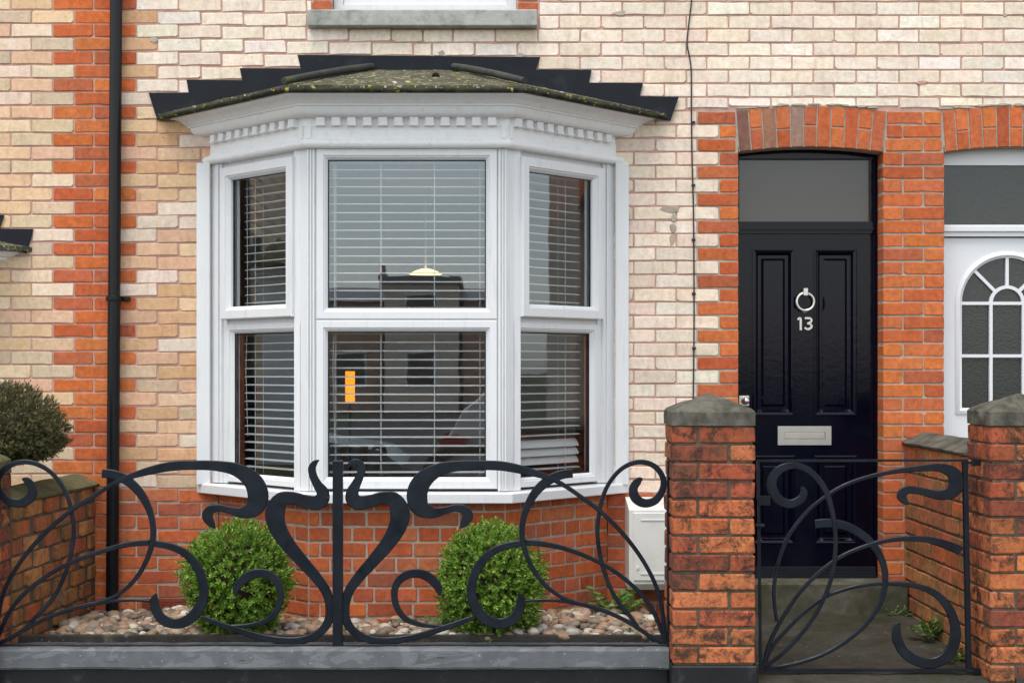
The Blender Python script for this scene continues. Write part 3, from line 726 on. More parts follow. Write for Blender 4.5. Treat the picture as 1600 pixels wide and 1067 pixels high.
cab = MB(); cab.bbox(-1.75, -1.25, 2.2, 2.6, .35, 1.5, .01); cab.bbox(-1.7, -1.3, 2.17, 2.2, .4, .9, .006); tag(cab.build('cabinet', 'dark_furniture'), 'tall dark cabinet inside the room behind the left pane', 'cabinet')
sf = MB(); sf.bbox(.15, .75, 1.1, 1.9, .35, .85, .05); sf.bbox(.55, .75, 1.1, 1.9, .85, 1.25, .05); sf.bbox(.15, .6, 1.1, 1.25, .85, 1.02, .04); tag(sf.build('armchair', 'dark_furniture'), 'dark armchair inside the room behind the right pane', 'armchair')
for sgn, lab in ((-1, 'beige curtain hanging inside beside the left bay pane'), (1, 'beige curtain hanging inside beside the right bay pane')):
    cu = MB(); n = 24; v = []
    for i in range(n + 1):
        u = i / n; x = BX + sgn * (1.0 + .22 * u); y = .31 + .03 * math.sin(u * 26) + .05 * u
        v += [(x, y, .5), (x, y, 2.6), (x, y + .006, .5), (x, y + .006, 2.6)]
    cu.add(v, [(i * 4, i * 4 + 4, i * 4 + 5, i * 4 + 1) for i in range(n)] + [(i * 4 + 2, i * 4 + 3, i * 4 + 7, i * 4 + 6) for i in range(n)])
    tag(cu.build('curtain', 'curtain', smooth=True), lab, 'curtain', 'curtains inside the bay')
pl = empty('pendant_lamp', (-.62, 1.5, 2.67), 'lit yellow pendant lamp hanging inside behind the upper centre pane', 'lamp')
t = MB(); px_, pz_ = PX(665, 1.5), PZ(428, 1.5)
t.tube([(px_, 1.5, 2.72), (px_, 1.5, pz_ + .04)], .006, 8); t.build('flex', 'white_plastic', pl)
t = MB(); n = 28; prof = [(.02, .034), (.06, .022), (.09, .008), (.105, 0), (.103, -.003), (.06, .012), (.02, .02)]
for i, (r_, z_) in enumerate(prof): t.v += [(px_ + r_ * math.cos(k * 2 * math.pi / n), 1.5 + r_ * math.sin(k * 2 * math.pi / n), pz_ + z_) for k in range(n)]
for i in range(len(prof) - 1): t.f += [(i * n + k, i * n + (k + 1) % n, (i + 1) * n + (k + 1) % n, (i + 1) * n + k) for k in range(n)]
t.mi = [0] * len(t.f); t.build('shade', 'lamp_glow', pl, smooth=True)
fl_ = empty('floor_lamp', (PX(547, 1.9), 1.9, .35), 'slim lamp with glowing orange shade behind the lower centre pane', 'lamp')
t = MB(); xx = PX(547, 1.9); z0, z1 = PZ(628, 1.9), PZ(580, 1.9); t.tube([(xx, 1.9, z0), (xx, 1.9, z1)], .032, 16); autosmooth(t.build('shade', 'orange_glow', fl_))
t = MB(); t.tube([(xx, 1.9, .37), (xx, 1.9, z0 - .001)], .008, 8); t.tube([(xx, 1.9, .35), (xx, 1.9, .37)], .1, 16); t.build('stand', 'dark_furniture', fl_)
# venetian blinds
def blind(face, u0, u1, label, closed=0):
    (x, y), a, L = FACES[face]
    e = empty('venetian_blind', fl(face, (u0 + u1) / 2, -.10, .97), label, 'blind', 'white venetian blinds in the bay', rz=a)
    P = .0436; zt = ZB1 - .07; n = int((zt - .99) / P)
    hb = MB(); hb.box(-(u1 - u0) / 2, (u1 - u0) / 2, -.03, .03, 0, .045); link('headrail', hb.mesh('headrail'), 'slat_white', e, loc=fl(face, (u0 + u1) / 2, -.10, zt + .005), rz=a)
    sm = MB(); w = (u1 - u0) / 2
    for q in range(4):
        ya, yb = -.024 + .012 * q, -.012 + .012 * q; f1 = lambda t: .0035 * (1 - (t / .024) ** 2)
        sm.add([(-w, ya, f1(ya)), (w, ya, f1(ya)), (w, yb, f1(yb)), (-w, yb, f1(yb)), (-w, ya, f1(ya) + .0028), (w, ya, f1(ya) + .0028), (w, yb, f1(yb) + .0028), (-w, yb, f1(yb) + .0028)],
               [(0, 3, 2, 1), (4, 5, 6, 7), (0, 1, 5, 4), (2, 3, 7, 6), (0, 4, 7, 3), (1, 2, 6, 5)])
    me = sm.mesh('slat'); me.materials.append(MATS['slat_white'])
    for i in range(n):
        o = link('slat', me, None, e, loc=fl(face, (u0 + u1) / 2, -.10 + rnd.uniform(-.001, .001), zt - .03 - i * P + rnd.uniform(-.0012, .0012)), rz=a)
        tl = .06 + rnd.uniform(-.02, .02)
        if n - 1 - i < closed and i < n - 1: tl = .95
        o.rotation_euler = (tl, rnd.uniform(-.0015, .0015), a)
    br = MB(); br.bbox(-w, w, -.025, .025, -.008, .008, .003); link('bottom_rail', br.mesh('bottom_rail'), 'slat_white', e, loc=fl(face, (u0 + u1) / 2, -.10, zt - .03 - n * P), rz=a)
    for u in ([u0 + .05, u0 + .28, u1 - .28, u1 - .05] if face == 1 else [u0 + .1, u1 - .12]):
        for w_ in (-.074, -.126):
            cd = MB(); p = fl(face, u, w_, 0); cd.tube([(p[0], p[1], zt), (p[0], p[1], zt - .03 - n * P)], .0016, 5); cd.build('cord', 'slat_white', e)
    if face != 2:
        p = fl(face, u0 + .045, -.06, 0); cd = MB(); cd.tube([(p[0], p[1], zt), (p[0] + .003, p[1], 1.9), (p[0] - .006, p[1], 1.55), (p[0] + .004, p[1], 1.2)], .0016, 5); cd.build('pull_cord', 'slat_white', e)
blind(1, .085, 2 * BH - .085, 'wide white venetian blind behind the centre panes of the bay')
blind(0, .17, SL - .05, 'narrow white venetian blind behind the left angled panes')
blind(2, .05, SL - .17, 'narrow white venetian blind behind the right angled panes, lowest slats closed', 4)
# ------------------------------------------------------------------ black front door
YD = .135
def dp(px, py, y=YD): return PX(px, y), PZ(py, y)
lx0, lx1 = 1.328, 2.088; lz0, lz1 = PZ(893, YD), PZ(366, YD)
panels = [(1177, 1240, 391, 648), (1273.5, 1337, 391, 648), (1177, 1240, 713, 848), (1273.5, 1337, 713, 848)]
rect = [(PX(a, YD), PX(b, YD), PZ(d_, YD), PZ(c, YD)) for a, b, c, d_ in panels]
dl = MB(); xs = [lx0, rect[0][0], rect[0][1], rect[1][0], rect[1][1], lx1]; zs = [lz0, rect[2][2], rect[2][3], rect[0][2], rect[0][3], lz1]
for i in range(5):
    for j in range(5):
        if i in (1, 3) and j in (1, 3): dl.box(xs[i], xs[i + 1], YD + .016, YD + .04, zs[j], zs[j + 1])
        else: dl.box(xs[i], xs[i + 1], YD, YD + .044, zs[j], zs[j + 1])
bm = bmesh.new(); me = dl.mesh('front_door'); bm.from_mesh(me); bmesh.ops.remove_doubles(bm, verts=bm.verts, dist=1e-5)
seen = {}
for f in bm.faces: seen.setdefault(tuple(sorted(v.index for v in f.verts)), []).append(f)
bmesh.ops.delete(bm, geom=[f for L_ in seen.values() if len(L_) > 1 for f in L_], context='FACES_ONLY'); bm.to_mesh(me); bm.free()
door = link('front_door', me, 'door_black', house); door['label'] = 'glossy black four-panel front door numbered 13'
for (x0, x1, z0, z1) in rect:
    p = MB(); prof = [(.0, -.006), (.008, -.008), (.014, -.004), (.020, -.002), (.030, .012), (.034, .0155)]
    v = []
    for (a, y) in prof: v += [(x0 + a - .006, YD + y, z0 + a - .006), (x1 - a + .006, YD + y, z0 + a - .006), (x1 - a + .006, YD + y, z1 - a + .006), (x0 + a - .006, YD + y, z1 - a + .006)]
    n = len(prof); p.add(v, [(i * 4 + k, i * 4 + (k + 1) % 4, (i + 1) * 4 + (k + 1) % 4, (i + 1) * 4 + k) for i in range(n - 1) for k in range(4)])
    # raised field
    pf = [(.045, .0158), (.058, .006)]
    v = []
    for (a, y) in pf: v += [(x0 + a, YD + y, z0 + a), (x1 - a, YD + y, z0 + a), (x1 - a, YD + y, z1 - a), (x0 + a, YD + y, z1 - a)]
    p.add(v, [(k, (k + 1) % 4, (k + 1) % 4 + 4, k + 4) for k in range(4)] + [(4, 5, 6, 7)])
    p.build('door_panel', 'door_black', door)
df = MB()
df.box(lx0 - .09, lx0, YD - .016, YD + .05, lz0 - .04, PZ(235, .12)); df.box(lx1, lx1 + .06, YD - .016, YD + .05, lz0 - .04, PZ(232, .12))
tz0, tz1 = PZ(362, YD), PZ(347, YD)
df.box(lx0, lx1, YD - .02, YD + .05, tz0, tz1); df.box(lx0, lx1, YD - .032, YD - .02, tz0 + .008, tz0 + .022); df.box(lx0 - .002, lx1 + .002, YD - .014, YD + .05, lz1 + .0015, tz0)
fz0, fz1 = tz1, PZ(249, YD)
df.box(lx0, lx1, YD - .018, YD + .05, fz1, PZ(228, .12))
df.box(lx0, lx0 + .022, YD - .006, YD + .04, fz0, fz1); df.box(lx1 - .022, lx1, YD - .006, YD + .04, fz0, fz1)
dfo = df.build('door_frame', 'door_black', house)
g = MB(); g.box(lx0 + .02, lx1 - .02, YD + .012, YD + .02, fz0 - .005, fz1 + .005); g.build('fanlight', 'frosted_glass', dfo)
g = MB(); g.box(lx0 - .1, lx1 + .1, .2, .24, .2, 2.8); g.build('interior_wall', 'dark_void', house)  # near-black sheet behind the door, darkness of the hall put into its colour
ws = MB(); zz = lz0
for i, (y0, za, zb) in enumerate(((-.012, -.052, -.03), (.0, -.0298, -.012), (.008, -.0118, .004), (.016, .0042, .030))): ws.box(lx0 - .001, lx1 + .001, YD - .05 + y0, YD + .03, zz + za, zz + zb)
ws.build('threshold', 'lead', dfo)
lp = MB(); x0, z1 = dp(1215, 665.5); x1, z0 = dp(1298.5, 695)
frame_rect(lp, x0, x1, z0, z1, .032, YD - .008, YD + .002); lp.box(x0 + .033, x1 - .033, YD - .0045, YD + .002, z0 + .033, z1 - .033); lpo = lp.build('letter_plate', 'steel_brushed', door)
lf = MB(); lf.bbox(x0 + .036, x1 - .036, YD - .0075, YD - .0035, z0 + .036, z1 - .036, .001); lf.build('flap', 'steel_brushed', lpo)
cx, cz = dp(1257, 472); kr = .0475
kn = MB(); kn.tube([(cx + kr * math.cos(i * math.pi / 16), YD - .022, cz + kr * math.sin(i * math.pi / 16)) for i in range(32)], .0085, 10, closed=True); kno = autosmooth(kn.build('knocker', 'steel', door))
kb = MB(); kb.bbox(cx - .014, cx + .014, YD - .036, YD + .001, cz + .033, cz + .075, .003); kb.build('knocker_mount', 'steel', kno)
kb = MB(); kb.bbox(cx - .012, cx + .012, YD - .013, YD + .001, cz - .06, cz - .045, .003); kb.build('striker', 'steel_brushed', kno)
x1_, zt = dp(1246, 495.5); _, zb = dp(1246, 516)
dg = MB(); h = zt - zb; stroke(dg, [(x1_ + .0, zt - h * .2, .010), (x1_ + .012, zt - .006, .012), (x1_ + .016, zt - .012, .013), (x1_ + .0165, zb + h * .5, .013), (x1_ + .0165, zb, .013)], YD - .004, .009, 5, .001); dg.build('digit', 'steel', door)
xc, _ = dp(1262.5, 500); rr = h * .27
dg = MB(); P = [(xc - rr * 1.0, zt - .006, .012), (xc + rr * .2, zt - .006, .012), (xc + rr * .85, zt - h * .17, .012), (xc + rr * .75, zt - h * .36, .012), (xc - rr * .1, zt - h * .47, .012)]
stroke(dg, P, YD - .004, .009, 6, .001)
P = [(xc - rr * .3, zt - h * .47, .012), (xc + rr * .5, zt - h * .53, .012), (xc + rr * .98, zb + h * .28, .012), (xc + rr * .45, zb + .009, .012), (xc - rr * .3, zb + .006, .012), (xc - rr * 1.05, zb + h * .2, .012)]
stroke(dg, P, YD - .0046, .009, 6, .001); dg.build('digit', 'steel', door)
kx, kz = dp(1162.5, 626)
kp = MB(); kp.bbox(kx - .028, kx + .028, YD - .006, YD + .001, kz - .028, kz + .028, .0015); kpo = kp.build('knob_plate', 'steel', door)
bm = bmesh.new(); bmesh.ops.create_uvsphere(bm, u_segments=20, v_segments=12, radius=.02)
for v in bm.verts: v.co = Vector((kx + .006 + v.co.x, YD - .035 + v.co.y * .8, kz + v.co.z))
k_ = MB(); k_.addbm(bm); bm.free(); k_.tube([(kx + .006, YD - .02, kz), (kx + .006, YD, kz)], .009, 10); autosmooth(k_.build('knob', 'steel', kpo), 50)
st = MB(); st.bbox(XJ0 - .12, 2.212, -.10, .13, .1, PZ(911, -.1), .008); st.build('doorstep', 'step_concrete', house)
# ------------------------------------------------------------------ white door of the right neighbour
YN = .10
nd = MB(); nx0, nx1 = XN0 - .03, XN1 + .03; nz0, nz1 = .45, PZ(372, YN)
xc = PX(1573.5, YN); zc = PZ(474, YN)
def arch_pts(r, zbot, n=24): return [(xc + r, zbot)] + [(xc + r * math.cos(a), zc + r * math.sin(a)) for a in [i * math.pi / n for i in range(n + 1)]] + [(xc - r, zbot)]
zg = PZ(637, YN)
inner = arch_pts(.248, zg); outer = [(nx1 - .05, nz0), (nx1 - .05, nz1), (nx0 + .05, nz1), (nx0 + .05, nz0)]
# leaf with an arched opening: strips between the opening and the leaf edge
N_ = len(inner)
def edge_pt(p):
    x, z = p
    if z <= zc: return (nx1 - .05 if x > xc else nx0 + .05, z)
    dx, dz = x - xc, z - zc; t = min(((nx1 - .05 - xc) if dx > 0 else (xc - nx0 - .05)) / max(abs(dx), 1e-6), (nz1 - zc) / max(dz, 1e-6)); return (xc + dx * t, zc + dz * t)
ou = [edge_pt(p) for p in inner]
v = [(x, YN, z) for x, z in inner] + [(x, YN, z) for x, z in ou] + [(x, YN + .04, z) for x, z in inner]
nd.add(v, [(i, i + N_, i + 1 + N_, i + 1) for i in range(N_ - 1)] + [(i, i + 1, i + 1 + 2 * N_, i + 2 * N_) for i in range(N_ - 1)])
for sg in (0, 1):   # top corners
    ex = nx1 - .05 if sg == 0 else nx0 + .05
    top_ = [p for p in ou if abs(p[1] - nz1) < 1e-6]; side = [p for p in ou if abs(p[0] - ex) < 1e-6]
    a = max(top_, key=lambda p: p[0]) if sg == 0 else min(top_, key=lambda p: p[0]); b = max(side, key=lambda p: p[1])
    nd.add([(a[0], YN, a[1]), (ex, YN, nz1), (b[0], YN, b[1])], [(0, 1, 2)])
nd.box(nx0 + .05, nx1 - .05, YN, YN + .04, nz0, zg)
ndo = nd.build('front_door', 'door_white', rhouse); ndo['label'] = 'white door with arched glazed panel'
ml = MB()
mp_ = [(.283, 0), (.283, -.006), (.272, -.012), (.262, -.014), (.256, -.006), (.248, -.003), (.248, .012)]
v = []; n = 0
for (r_, y) in mp_:
    P = arch_pts(r_, zg - (r_ - .248)); n = len(P); v += [(x, YN + y, z) for x, z in P]
ml.add(v, [(j * n + i, j * n + i + 1, (j + 1) * n + i + 1, (j + 1) * n + i) for j in range(len(mp_) - 1) for i in range(n - 1)] + [(j * n + n - 1, j * n, (j + 1) * n, (j + 1) * n + n - 1) for j in range(len(mp_) - 1)])
autosmooth(ml.build('moulding', 'door_white', ndo))
gb = MB(); w = .0085
gb.prism([(xc + .098 * math.cos(a), zc + .098 * math.sin(a)) for a in [i * math.pi / 16 for i in range(17)]] + [(xc + .080 * math.cos(a), zc + .080 * math.sin(a)) for a in [i * math.pi / 16 for i in range(16, -1, -1)]], YN - .004, YN + .02)
for a in (45, 90, 135):
    c, s = math.cos(R(a)), math.sin(R(a)); p0 = (xc + .096 * c, zc + .096 * s); p1 = (xc + .252 * c, zc + .252 * s)
    gb.prism([(p0[0] + s * w, p0[1] - c * w), (p1[0] + s * w, p1[1] - c * w), (p1[0] - s * w, p1[1] + c * w), (p0[0] - s * w, p0[1] + c * w)], YN - .003, YN + .02)
for z_ in (zc, PZ(556, YN)): gb.box(xc - .25, xc + .25, YN - .005, YN + .02, z_ - w, z_ + w)
for x_ in (xc - .089, xc + .089): gb.box(x_ - w, x_ + w, YN - .006, YN + .021, zg, zc)
gb.build('glazing_bar', 'door_white', ndo)
g = MB(); g.prism(arch_pts(.255, zg - .01), YN + .012, YN + .018); g.build('pane', 'obscure_glass', ndo)
nf = MB(); nf.box(nx0, nx0 + .0485, YN - .02, YN + .06, nz0, PZ(240, YN)); nf.box(nx1 - .0485, nx1, YN - .02, YN + .06, nz0, PZ(240, YN))
nf.box(nx0 + .0485, nx1 - .0485, YN - .022, YN + .06, PZ(370, YN), PZ(352, YN)); nf.box(nx0 + .0485, nx1 - .0485, YN - .012, YN + .06, PZ(259, YN), PZ(225, YN)); nf.bbox(nx0 + .01, nx1 - .01, YN - .035, YN - .0225, PZ(363, YN), PZ(354, YN), .003)
nfo = nf.build('door_frame', 'door_white', rhouse)
g = MB(); g.box(nx0 + .02, nx1 - .02, YN + .004, YN + .012, PZ(354, YN), PZ(257, YN)); g.build('fanlight', 'obscure_glass', nfo)
g = MB(); g.box(nx0 - .1, nx1 + .1, .22, .24, .2, 2.8); g.build('interior_wall', 'dark_void', rhouse)  # black backing sheet, coloured as the unlit space behind the neighbour's door
# ------------------------------------------------------------------ roofed bay of the left neighbour (only its corner shows)
nb = MB(); ncx, dz = PX(50) - 1.38, -.715
def off2(e, z): return [(ncx - BW - e * math.sqrt(2), 0, z + dz), (ncx - BH - e * S2, -BD - e, z + dz), (ncx + BH + e * S2, -BD - e, z + dz), (ncx + BW + e * math.sqrt(2), 0, z + dz)]
prof = [(-.09, 2.655), (.030, 2.655), (.046, 2.672), (.046, 2.684), (.022, 2.700), (.016, 2.708), (.016, 2.765), (.022, 2.806), (.060, 2.808), (.064, 2.828), (.092, 2.838), (.113, 2.856), (.125, 2.858), (.125, 2.868), (.150, 2.876), (.172, 2.897), (.172, 2.905), (-.09, 2.905)]
n = len(prof); v = [p for (e, z) in prof for p in off2(e, z)]
nb.add(v, [(i * 4 + k, i * 4 + k + 1, ((i + 1) % n) * 4 + k + 1, ((i + 1) % n) * 4 + k) for i in range(n) for k in range(3)] + [tuple(i * 4 for i in range(n)), tuple(i * 4 + 3 for i in range(n - 1, -1, -1))])
nbo = nb.build('bay_cornice', 'white_paint', lhouse)
_, _, _ = roof(ncx, BH, BD, BW, 2.902 + dz, 3.165 + dz, .22, nbo)
for i, P in enumerate(([(52.5, 358.5), (41.5, 396), (-40, 372), (-60, 357)], [(7.5, 336.5), (0, 357.5), (-60, 362), (-60, 335)])):
    mb = MB(); y = -.012 - .004 * i; mb.prism([(PX(x), PZ(yy)) for x, yy in P], y, y + .012); mb.build('lead_flashing', 'lead', nbo)
v = off2(-.02, .9 - dz) + off2(-.02, 2.66); w_ = MB(); w_.add(v, [(i, i + 1, i + 5, i + 4) for i in range(3)]); w_.build('bay_wall', 'white_plastic', lhouse)
# ------------------------------------------------------------------ drainpipe, cable, meter box
dpip = empty('drainpipe', (-2.035, -.05, .2), 'glossy black round drainpipe running down the wall left of the bay', 'drainpipe')
t = MB(); xt, xb = PX(181.5, -.055), PX(175, -.055); zt_, zb_ = 5.4, .22
fx = lambda z: xb + (xt - xb) * (z - PZ(967, -.055)) / (PZ(0, -.055) - PZ(967, -.055))
zj = PZ(466, -.055)
t.tube([(fx(z), -.055, z) for z in (zj - .02, 4.2, 5.4)], .0325, 20); autosmooth(t.build('pipe', 'black_plastic', dpip))
t = MB(); t.tube([(fx(z), -.055, z) for z in (.2, 1.2, zj - .021)], .0335, 20); autosmooth(t.build('pipe', 'black_plastic', dpip))
for z, px2 in ((zj, 203),):
    t = MB(); t.tube([(fx(z), -.055, z - .013), (fx(z), -.055, z - .010), (fx(z), -.055, z + .010), (fx(z), -.055, z + .013)], [.036, .0395, .0395, .036], 20)
    t.bbox(fx(z) - .055, fx(z) + .075, -.022, .002, z - .012, z + .010, .003); autosmooth(t.build('bracket', 'black_plastic', dpip))
cb = MB(); P = [(1080, -30), (1080.5, 0), (1076, 40), (1073.5, 68), (1077, 88), (1080, 112), (1080.3, 180), (1081.5, 260), (1083.5, 330), (1084.5, 480), (1083.5, 600), (1083, 640)]
cb.tube([(PX(x, -.008), -.008, PZ(y, -.008)) for x, y in [(p[0], p[1]) for p in catmull([(a, b) for a, b in P], 4)]], .0042, 6)
cbo = empty('cable', (PX(1083), -.01, 1.3), 'thin dark cable clipped down the cream brick beside the door', 'cable'); cb.build('wire', 'cable_black', cbo)
for y in (192, 290, 375, 459, 544):
    q = MB(); x = PX(1082.5 + (y - 192) * .004, -.01); q.bbox(x - .008, x + .012, -.014, -.001, PZ(y + 2), PZ(y - 2), .002); q.build('clip', 'cable_black', cbo)
mx = empty('meter_box', (.85, -.12, .4), 'white meter cabinet fixed to the wall beside the brick gate pier', 'meter box')
mx0, mx1, my = .712, 1.01, -.24
m = MB(); zt0, zt1, zb0, zb1 = PZ(776), PZ(797, my), PZ(912, my), PZ(921, my + .03)
m.add([(mx0, 0, zb1), (mx1, 0, zb1), (mx1, my + .03, zb1), (mx0, my + .03, zb1), (mx0, my, zb0), (mx1, my, zb0), (mx1, my, zt1), (mx0, my, zt1), (mx0, -.02, zt0), (mx1, -.02, zt0), (mx0, 0, zt0), (mx1, 0, zt0)],
      [(0, 3, 2, 1), (3, 4, 5, 2), (4, 7, 6, 5), (7, 8, 9, 6), (8, 10, 11, 9), (0, 10, 8, 7, 4, 3), (1, 2, 5, 6, 9, 11)])
m.build('casing', 'meter_white', mx)
m = MB(); m.bbox(mx0 + .022, mx1 - .015, my - .008, my + .001, zb0 + .018, zt1 - .012, .003); m2 = m.build('cabinet_door', 'meter_white', mx)
m = MB(); m.bbox(mx0 + .06, mx1 - .05, my - .0115, my - .0078, zt1 - .055, zt1 - .045, .001); m.build('rib', 'meter_white', m2); m = MB(); m.bbox(mx0 + .06, mx1 - .05, my - .0115, my - .0078, zb0 + .05, zb0 + .06, .001); m.build('rib', 'meter_white', m2)
m = MB(); m.bbox(mx0 + .036, mx0 + .052, my - .012, my - .0078, zb0 + .075, zb0 + .095, .002); m.build('lock', 'meter_white', m2)
# ------------------------------------------------------------------ garden walls, piers, plinth
def full_brick(L, W, H, var, mat):
    key = ('full', L, W, H, var, mat)
    if key in BC: return BC[key]
    r = random.Random(var * 7 + int(L * 1000)); bm = bmesh.new(); bmesh.ops.create_cube(bm, size=1)
    for v in bm.verts: v.co = Vector((v.co.x * (L + r.uniform(-.003, .002)), v.co.y * (W + r.uniform(-.002, .002)), v.co.z * (H + r.uniform(-.003, .002))))
    bmesh.ops.bevel(bm, geom=list(bm.edges), offset=.005, segments=1, affect='EDGES')
    for v in bm.verts: v.co += Vector((r.uniform(-1, 1), r.uniform(-1, 1), r.uniform(-1, 1))) * .0026
    mb = MB(); mb.addbm(bm); bm.free(); me = mb.mesh('brick'); me.materials.append(MATS[mat]); BC[key] = me; return me
def cap_mesh(hw, hd, h0, h1):
    bm = bmesh.new(); bmesh.ops.create_grid(bm, x_segments=28, y_segments=28, size=1)
    for v in bm.verts:
        x, y = v.co.x, v.co.y; r_ = max(abs(x), abs(y)); edge = r_ > .985
        z = h0 + (h1 - h0) * min(1, (1 - r_) * 1.03) ** .92 - (.006 if edge else 0)
        p = Vector((x * hw, y * hd, z)); q = mnoise.noise(p * 14) * .005 + mnoise.noise(p * 45) * .003
        # rounded plan corners
        cr = max(0, abs(x) + abs(y) - 1.9) * .12
        v.co = Vector((x * hw * (1 - cr), y * hd * (1 - cr), z + q))
    top_edges = [e for e in bm.edges if e.is_boundary]
    res = bmesh.ops.extrude_edge_only(bm, edges=top_edges); nv = [g_ for g_ in res['geom'] if isinstance(g_, bmesh.types.BMVert)]
    for v in nv: v.co.z = h0 * .5
    res = bmesh.ops.extrude_edge_only(bm, edges=[g_ for g_ in res['geom'] if isinstance(g_, bmesh.types.BMEdge)]); nv2 = [g_ for g_ in res['geom'] if isinstance(g_, bmesh.types.BMVert)]
    for v in nv2: v.co.z = 0
    for v in bm.verts:
        if v.co.z < h0 * .9: q = mnoise.noise(v.co * 30) * .004; v.co.x += q; v.co.y += q
    bmesh.ops.contextual_create(bm, geom=[e for e in bm.edges if e.is_boundary])
    bmesh.ops.recalc_face_normals(bm, faces=bm.faces)
    me = bpy.data.meshes.new('cap'); bm.to_mesh(me); bm.free(); return me
def pier(x0, x1, y0, y1, zb, ncourse, pitch, label, plinth=True, capmat='cap_stone'):
    cx, cy = (x0 + x1) / 2, (y0 + y1) / 2; e = empty('gate_pier', (cx, cy, 0), label, 'pier', 'brick gate piers')
    W, D = x1 - x0, y1 - y0; ztop = zb + ncourse * pitch
    m = MB(); m.box(x0 + .009, x1 - .009, y0 + .009, y1 - .009, -.05, ztop - .002); core = m.build('core', 'mortar_dark', e)
    hw = .108; jt = .011
    for j in range(ncourse):
        z = zb + (j + .5) * pitch; H = pitch - jt; fl2 = j % 2 == 1
        LX, LY = W - hw - jt, D - hw - jt
        if fl2: B4 = [(x0, x0 + LX, y0, y0 + hw), (x0 + LX + jt, x1, y0, y0 + LY), (x1 - LX, x1, y1 - hw, y1), (x0, x0 + hw, y1 - LY, y1)]
        else: B4 = [(x1 - LX, x1, y0, y0 + hw), (x1 - hw, x1, y1 - LY, y1), (x0, x0 + LX, y1 - hw, y1), (x0, x0 + hw, y0, y0 + LY)]
        for (a, b, c, d_) in B4:
            L, Wd = b - a, d_ - c
            if L >= Wd: me, rz = full_brick(round(L, 3), round(Wd, 3), round(H, 3), rnd.randrange(10), 'weathered_brick'), 0
            else: me, rz = full_brick(round(Wd, 3), round(L, 3), round(H, 3), rnd.randrange(10), 'weathered_brick'), R(90)
            link('brick', me, None, core, loc=((a + b) / 2 + rnd.uniform(-.002, .002), (c + d_) / 2 + rnd.uniform(-.003, .003), z + rnd.uniform(-.001, .001)), rz=rz + rnd.uniform(-.006, .006), color=jit(rnd.choice(PIER), .22))
    me = cap_mesh(W / 2 + .004, D / 2 + .004, .066, .142)
    o = link('cap', me, capmat, e, loc=(cx, cy, ztop)); autosmooth(o, 35)
    if plinth:
        m = MB(); m.bbox(x0 - .006, x1 + .012, y0 - .012, y1 + .02, -.05, zb - .004, .006); m.build('plinth', 'plinth_black', e)
    return e
YF, YBK = -1.354, -1.04
CP = 28.7 / 351
pier(.801, 1.167, YF, YBK, PZ(1038, YF), 13, CP, 'weathered red brick gate pier with stone cap between railing and gate')
pier(2.217, 2.58, YF, YBK, PZ(1038, YF) - .082, 14, CP, 'weathered red brick gate pier at the right edge, holding the gate hinges', False)
pier(-2.61, -2.25, YF, YBK, .10, 12, .081, 'lower brick pier cut off by the left edge of the picture', False, 'moss_stone')
def side_wall(name, label, xb, xf, ztop, side, mort, zbot, cat='garden wall', soldier=False, coping='cap_stone'):
    """boundary wall between the house (y=0) and the back of a pier; side = +1 shows its face to +x"""
    e = empty(name, ((xb + xf) / 2, -.5, 0), label, cat, 'low brick garden walls')
    th = .22; L = math.hypot(1.04, xf - xb); ang = math.atan2(-YBK * -1, 0)
    dx = (xf - xb) / 1.04
    m = MB(); s = side
    def P(t, w, z): return (xb + dx * t + s * w, -t, z)       # t metres out from the house, w outward from the visible face
    v = [P(t, w, z) for z in (-.05, ztop) for (t, w) in ((0, -.009), (1.045, -.009), (1.045, -th), (0, -th))]
    m.add(v, [(0, 1, 2, 3), (7, 6, 5, 4), (0, 4, 5, 1), (1, 5, 6, 2), (2, 6, 7, 3), (3, 7, 4, 0)]); core = m.build('core', mort, e)
    pt = .0825; nz = int((ztop - zbot) / pt) + 1; z1 = ztop
    yaw = (R(90) if s > 0 else R(-90)) + (math.atan(dx) if True else 0) * -1 * (-1 if s > 0 else -1) * 0
    if soldier:
        n = 9
        for i in range(n):
            t = (i + .5) * 1.04 / n; Ls = 1.04 / n - .010
            me = brick_mesh(round(Ls, 3), .135, .06, rnd.randrange(8), 'garden_brick')
            link('brick', me, None, core, loc=P(t, rnd.uniform(-.002, .002), ztop - .0725), rz=yaw, color=jit(rnd.choice(GARD + REDS[:2]), .18))
        z1 = ztop - .145
    for j in range(nz):
        za = z1 - (j + 1) * pt
        if za < zbot - pt: break
        cuts = [0] + [c for c in [(.115 if j % 2 else .228) + .228 * i for i in range(6)] if c < .98] + [1.04]
        for a, b in zip(cuts, cuts[1:]):
            Lb = b - a - .011; base = .217 if Lb > .15 else .104
            me = brick_mesh(base, .0715, .06, rnd.randrange(10), 'garden_brick')
            link('brick', me, None, core, loc=P((a + b) / 2, rnd.uniform(-.003, .003), za + pt / 2), rz=yaw, scale=(Lb / base, 1, 1), color=jit(rnd.choice(GARD + REDS[:1]), .2))
    # saddle coping stone
    m = MB(); n = 26; prof = [(.012, 0), (.016, .012), (-.095, .062), (-.115, .064), (-.135, .062), (-.236, .012), (-.232, 0)]
    for i in range(n + 1):
        t = 1.04 * i / n
        for (w, z) in prof:
            p = Vector(P(t, w, ztop + .001 + z)); q = mnoise.noise(p * 9) * .0025 + mnoise.noise(p * 40) * .0015
            m.v.append((p.x + q * .6, p.y, p.z + q if z else p.z))
    k = len(prof); m.f = [(i * k + j, i * k + (j + 1) % k, (i + 1) * k + (j + 1) % k, (i + 1) * k + j) for i in range(n) for j in range(k)] + [tuple(range(k)), tuple(n * k + j for j in range(k - 1, -1, -1))]
    m.mi = [0] * len(m.f); m.build('coping', coping, e)
    return e
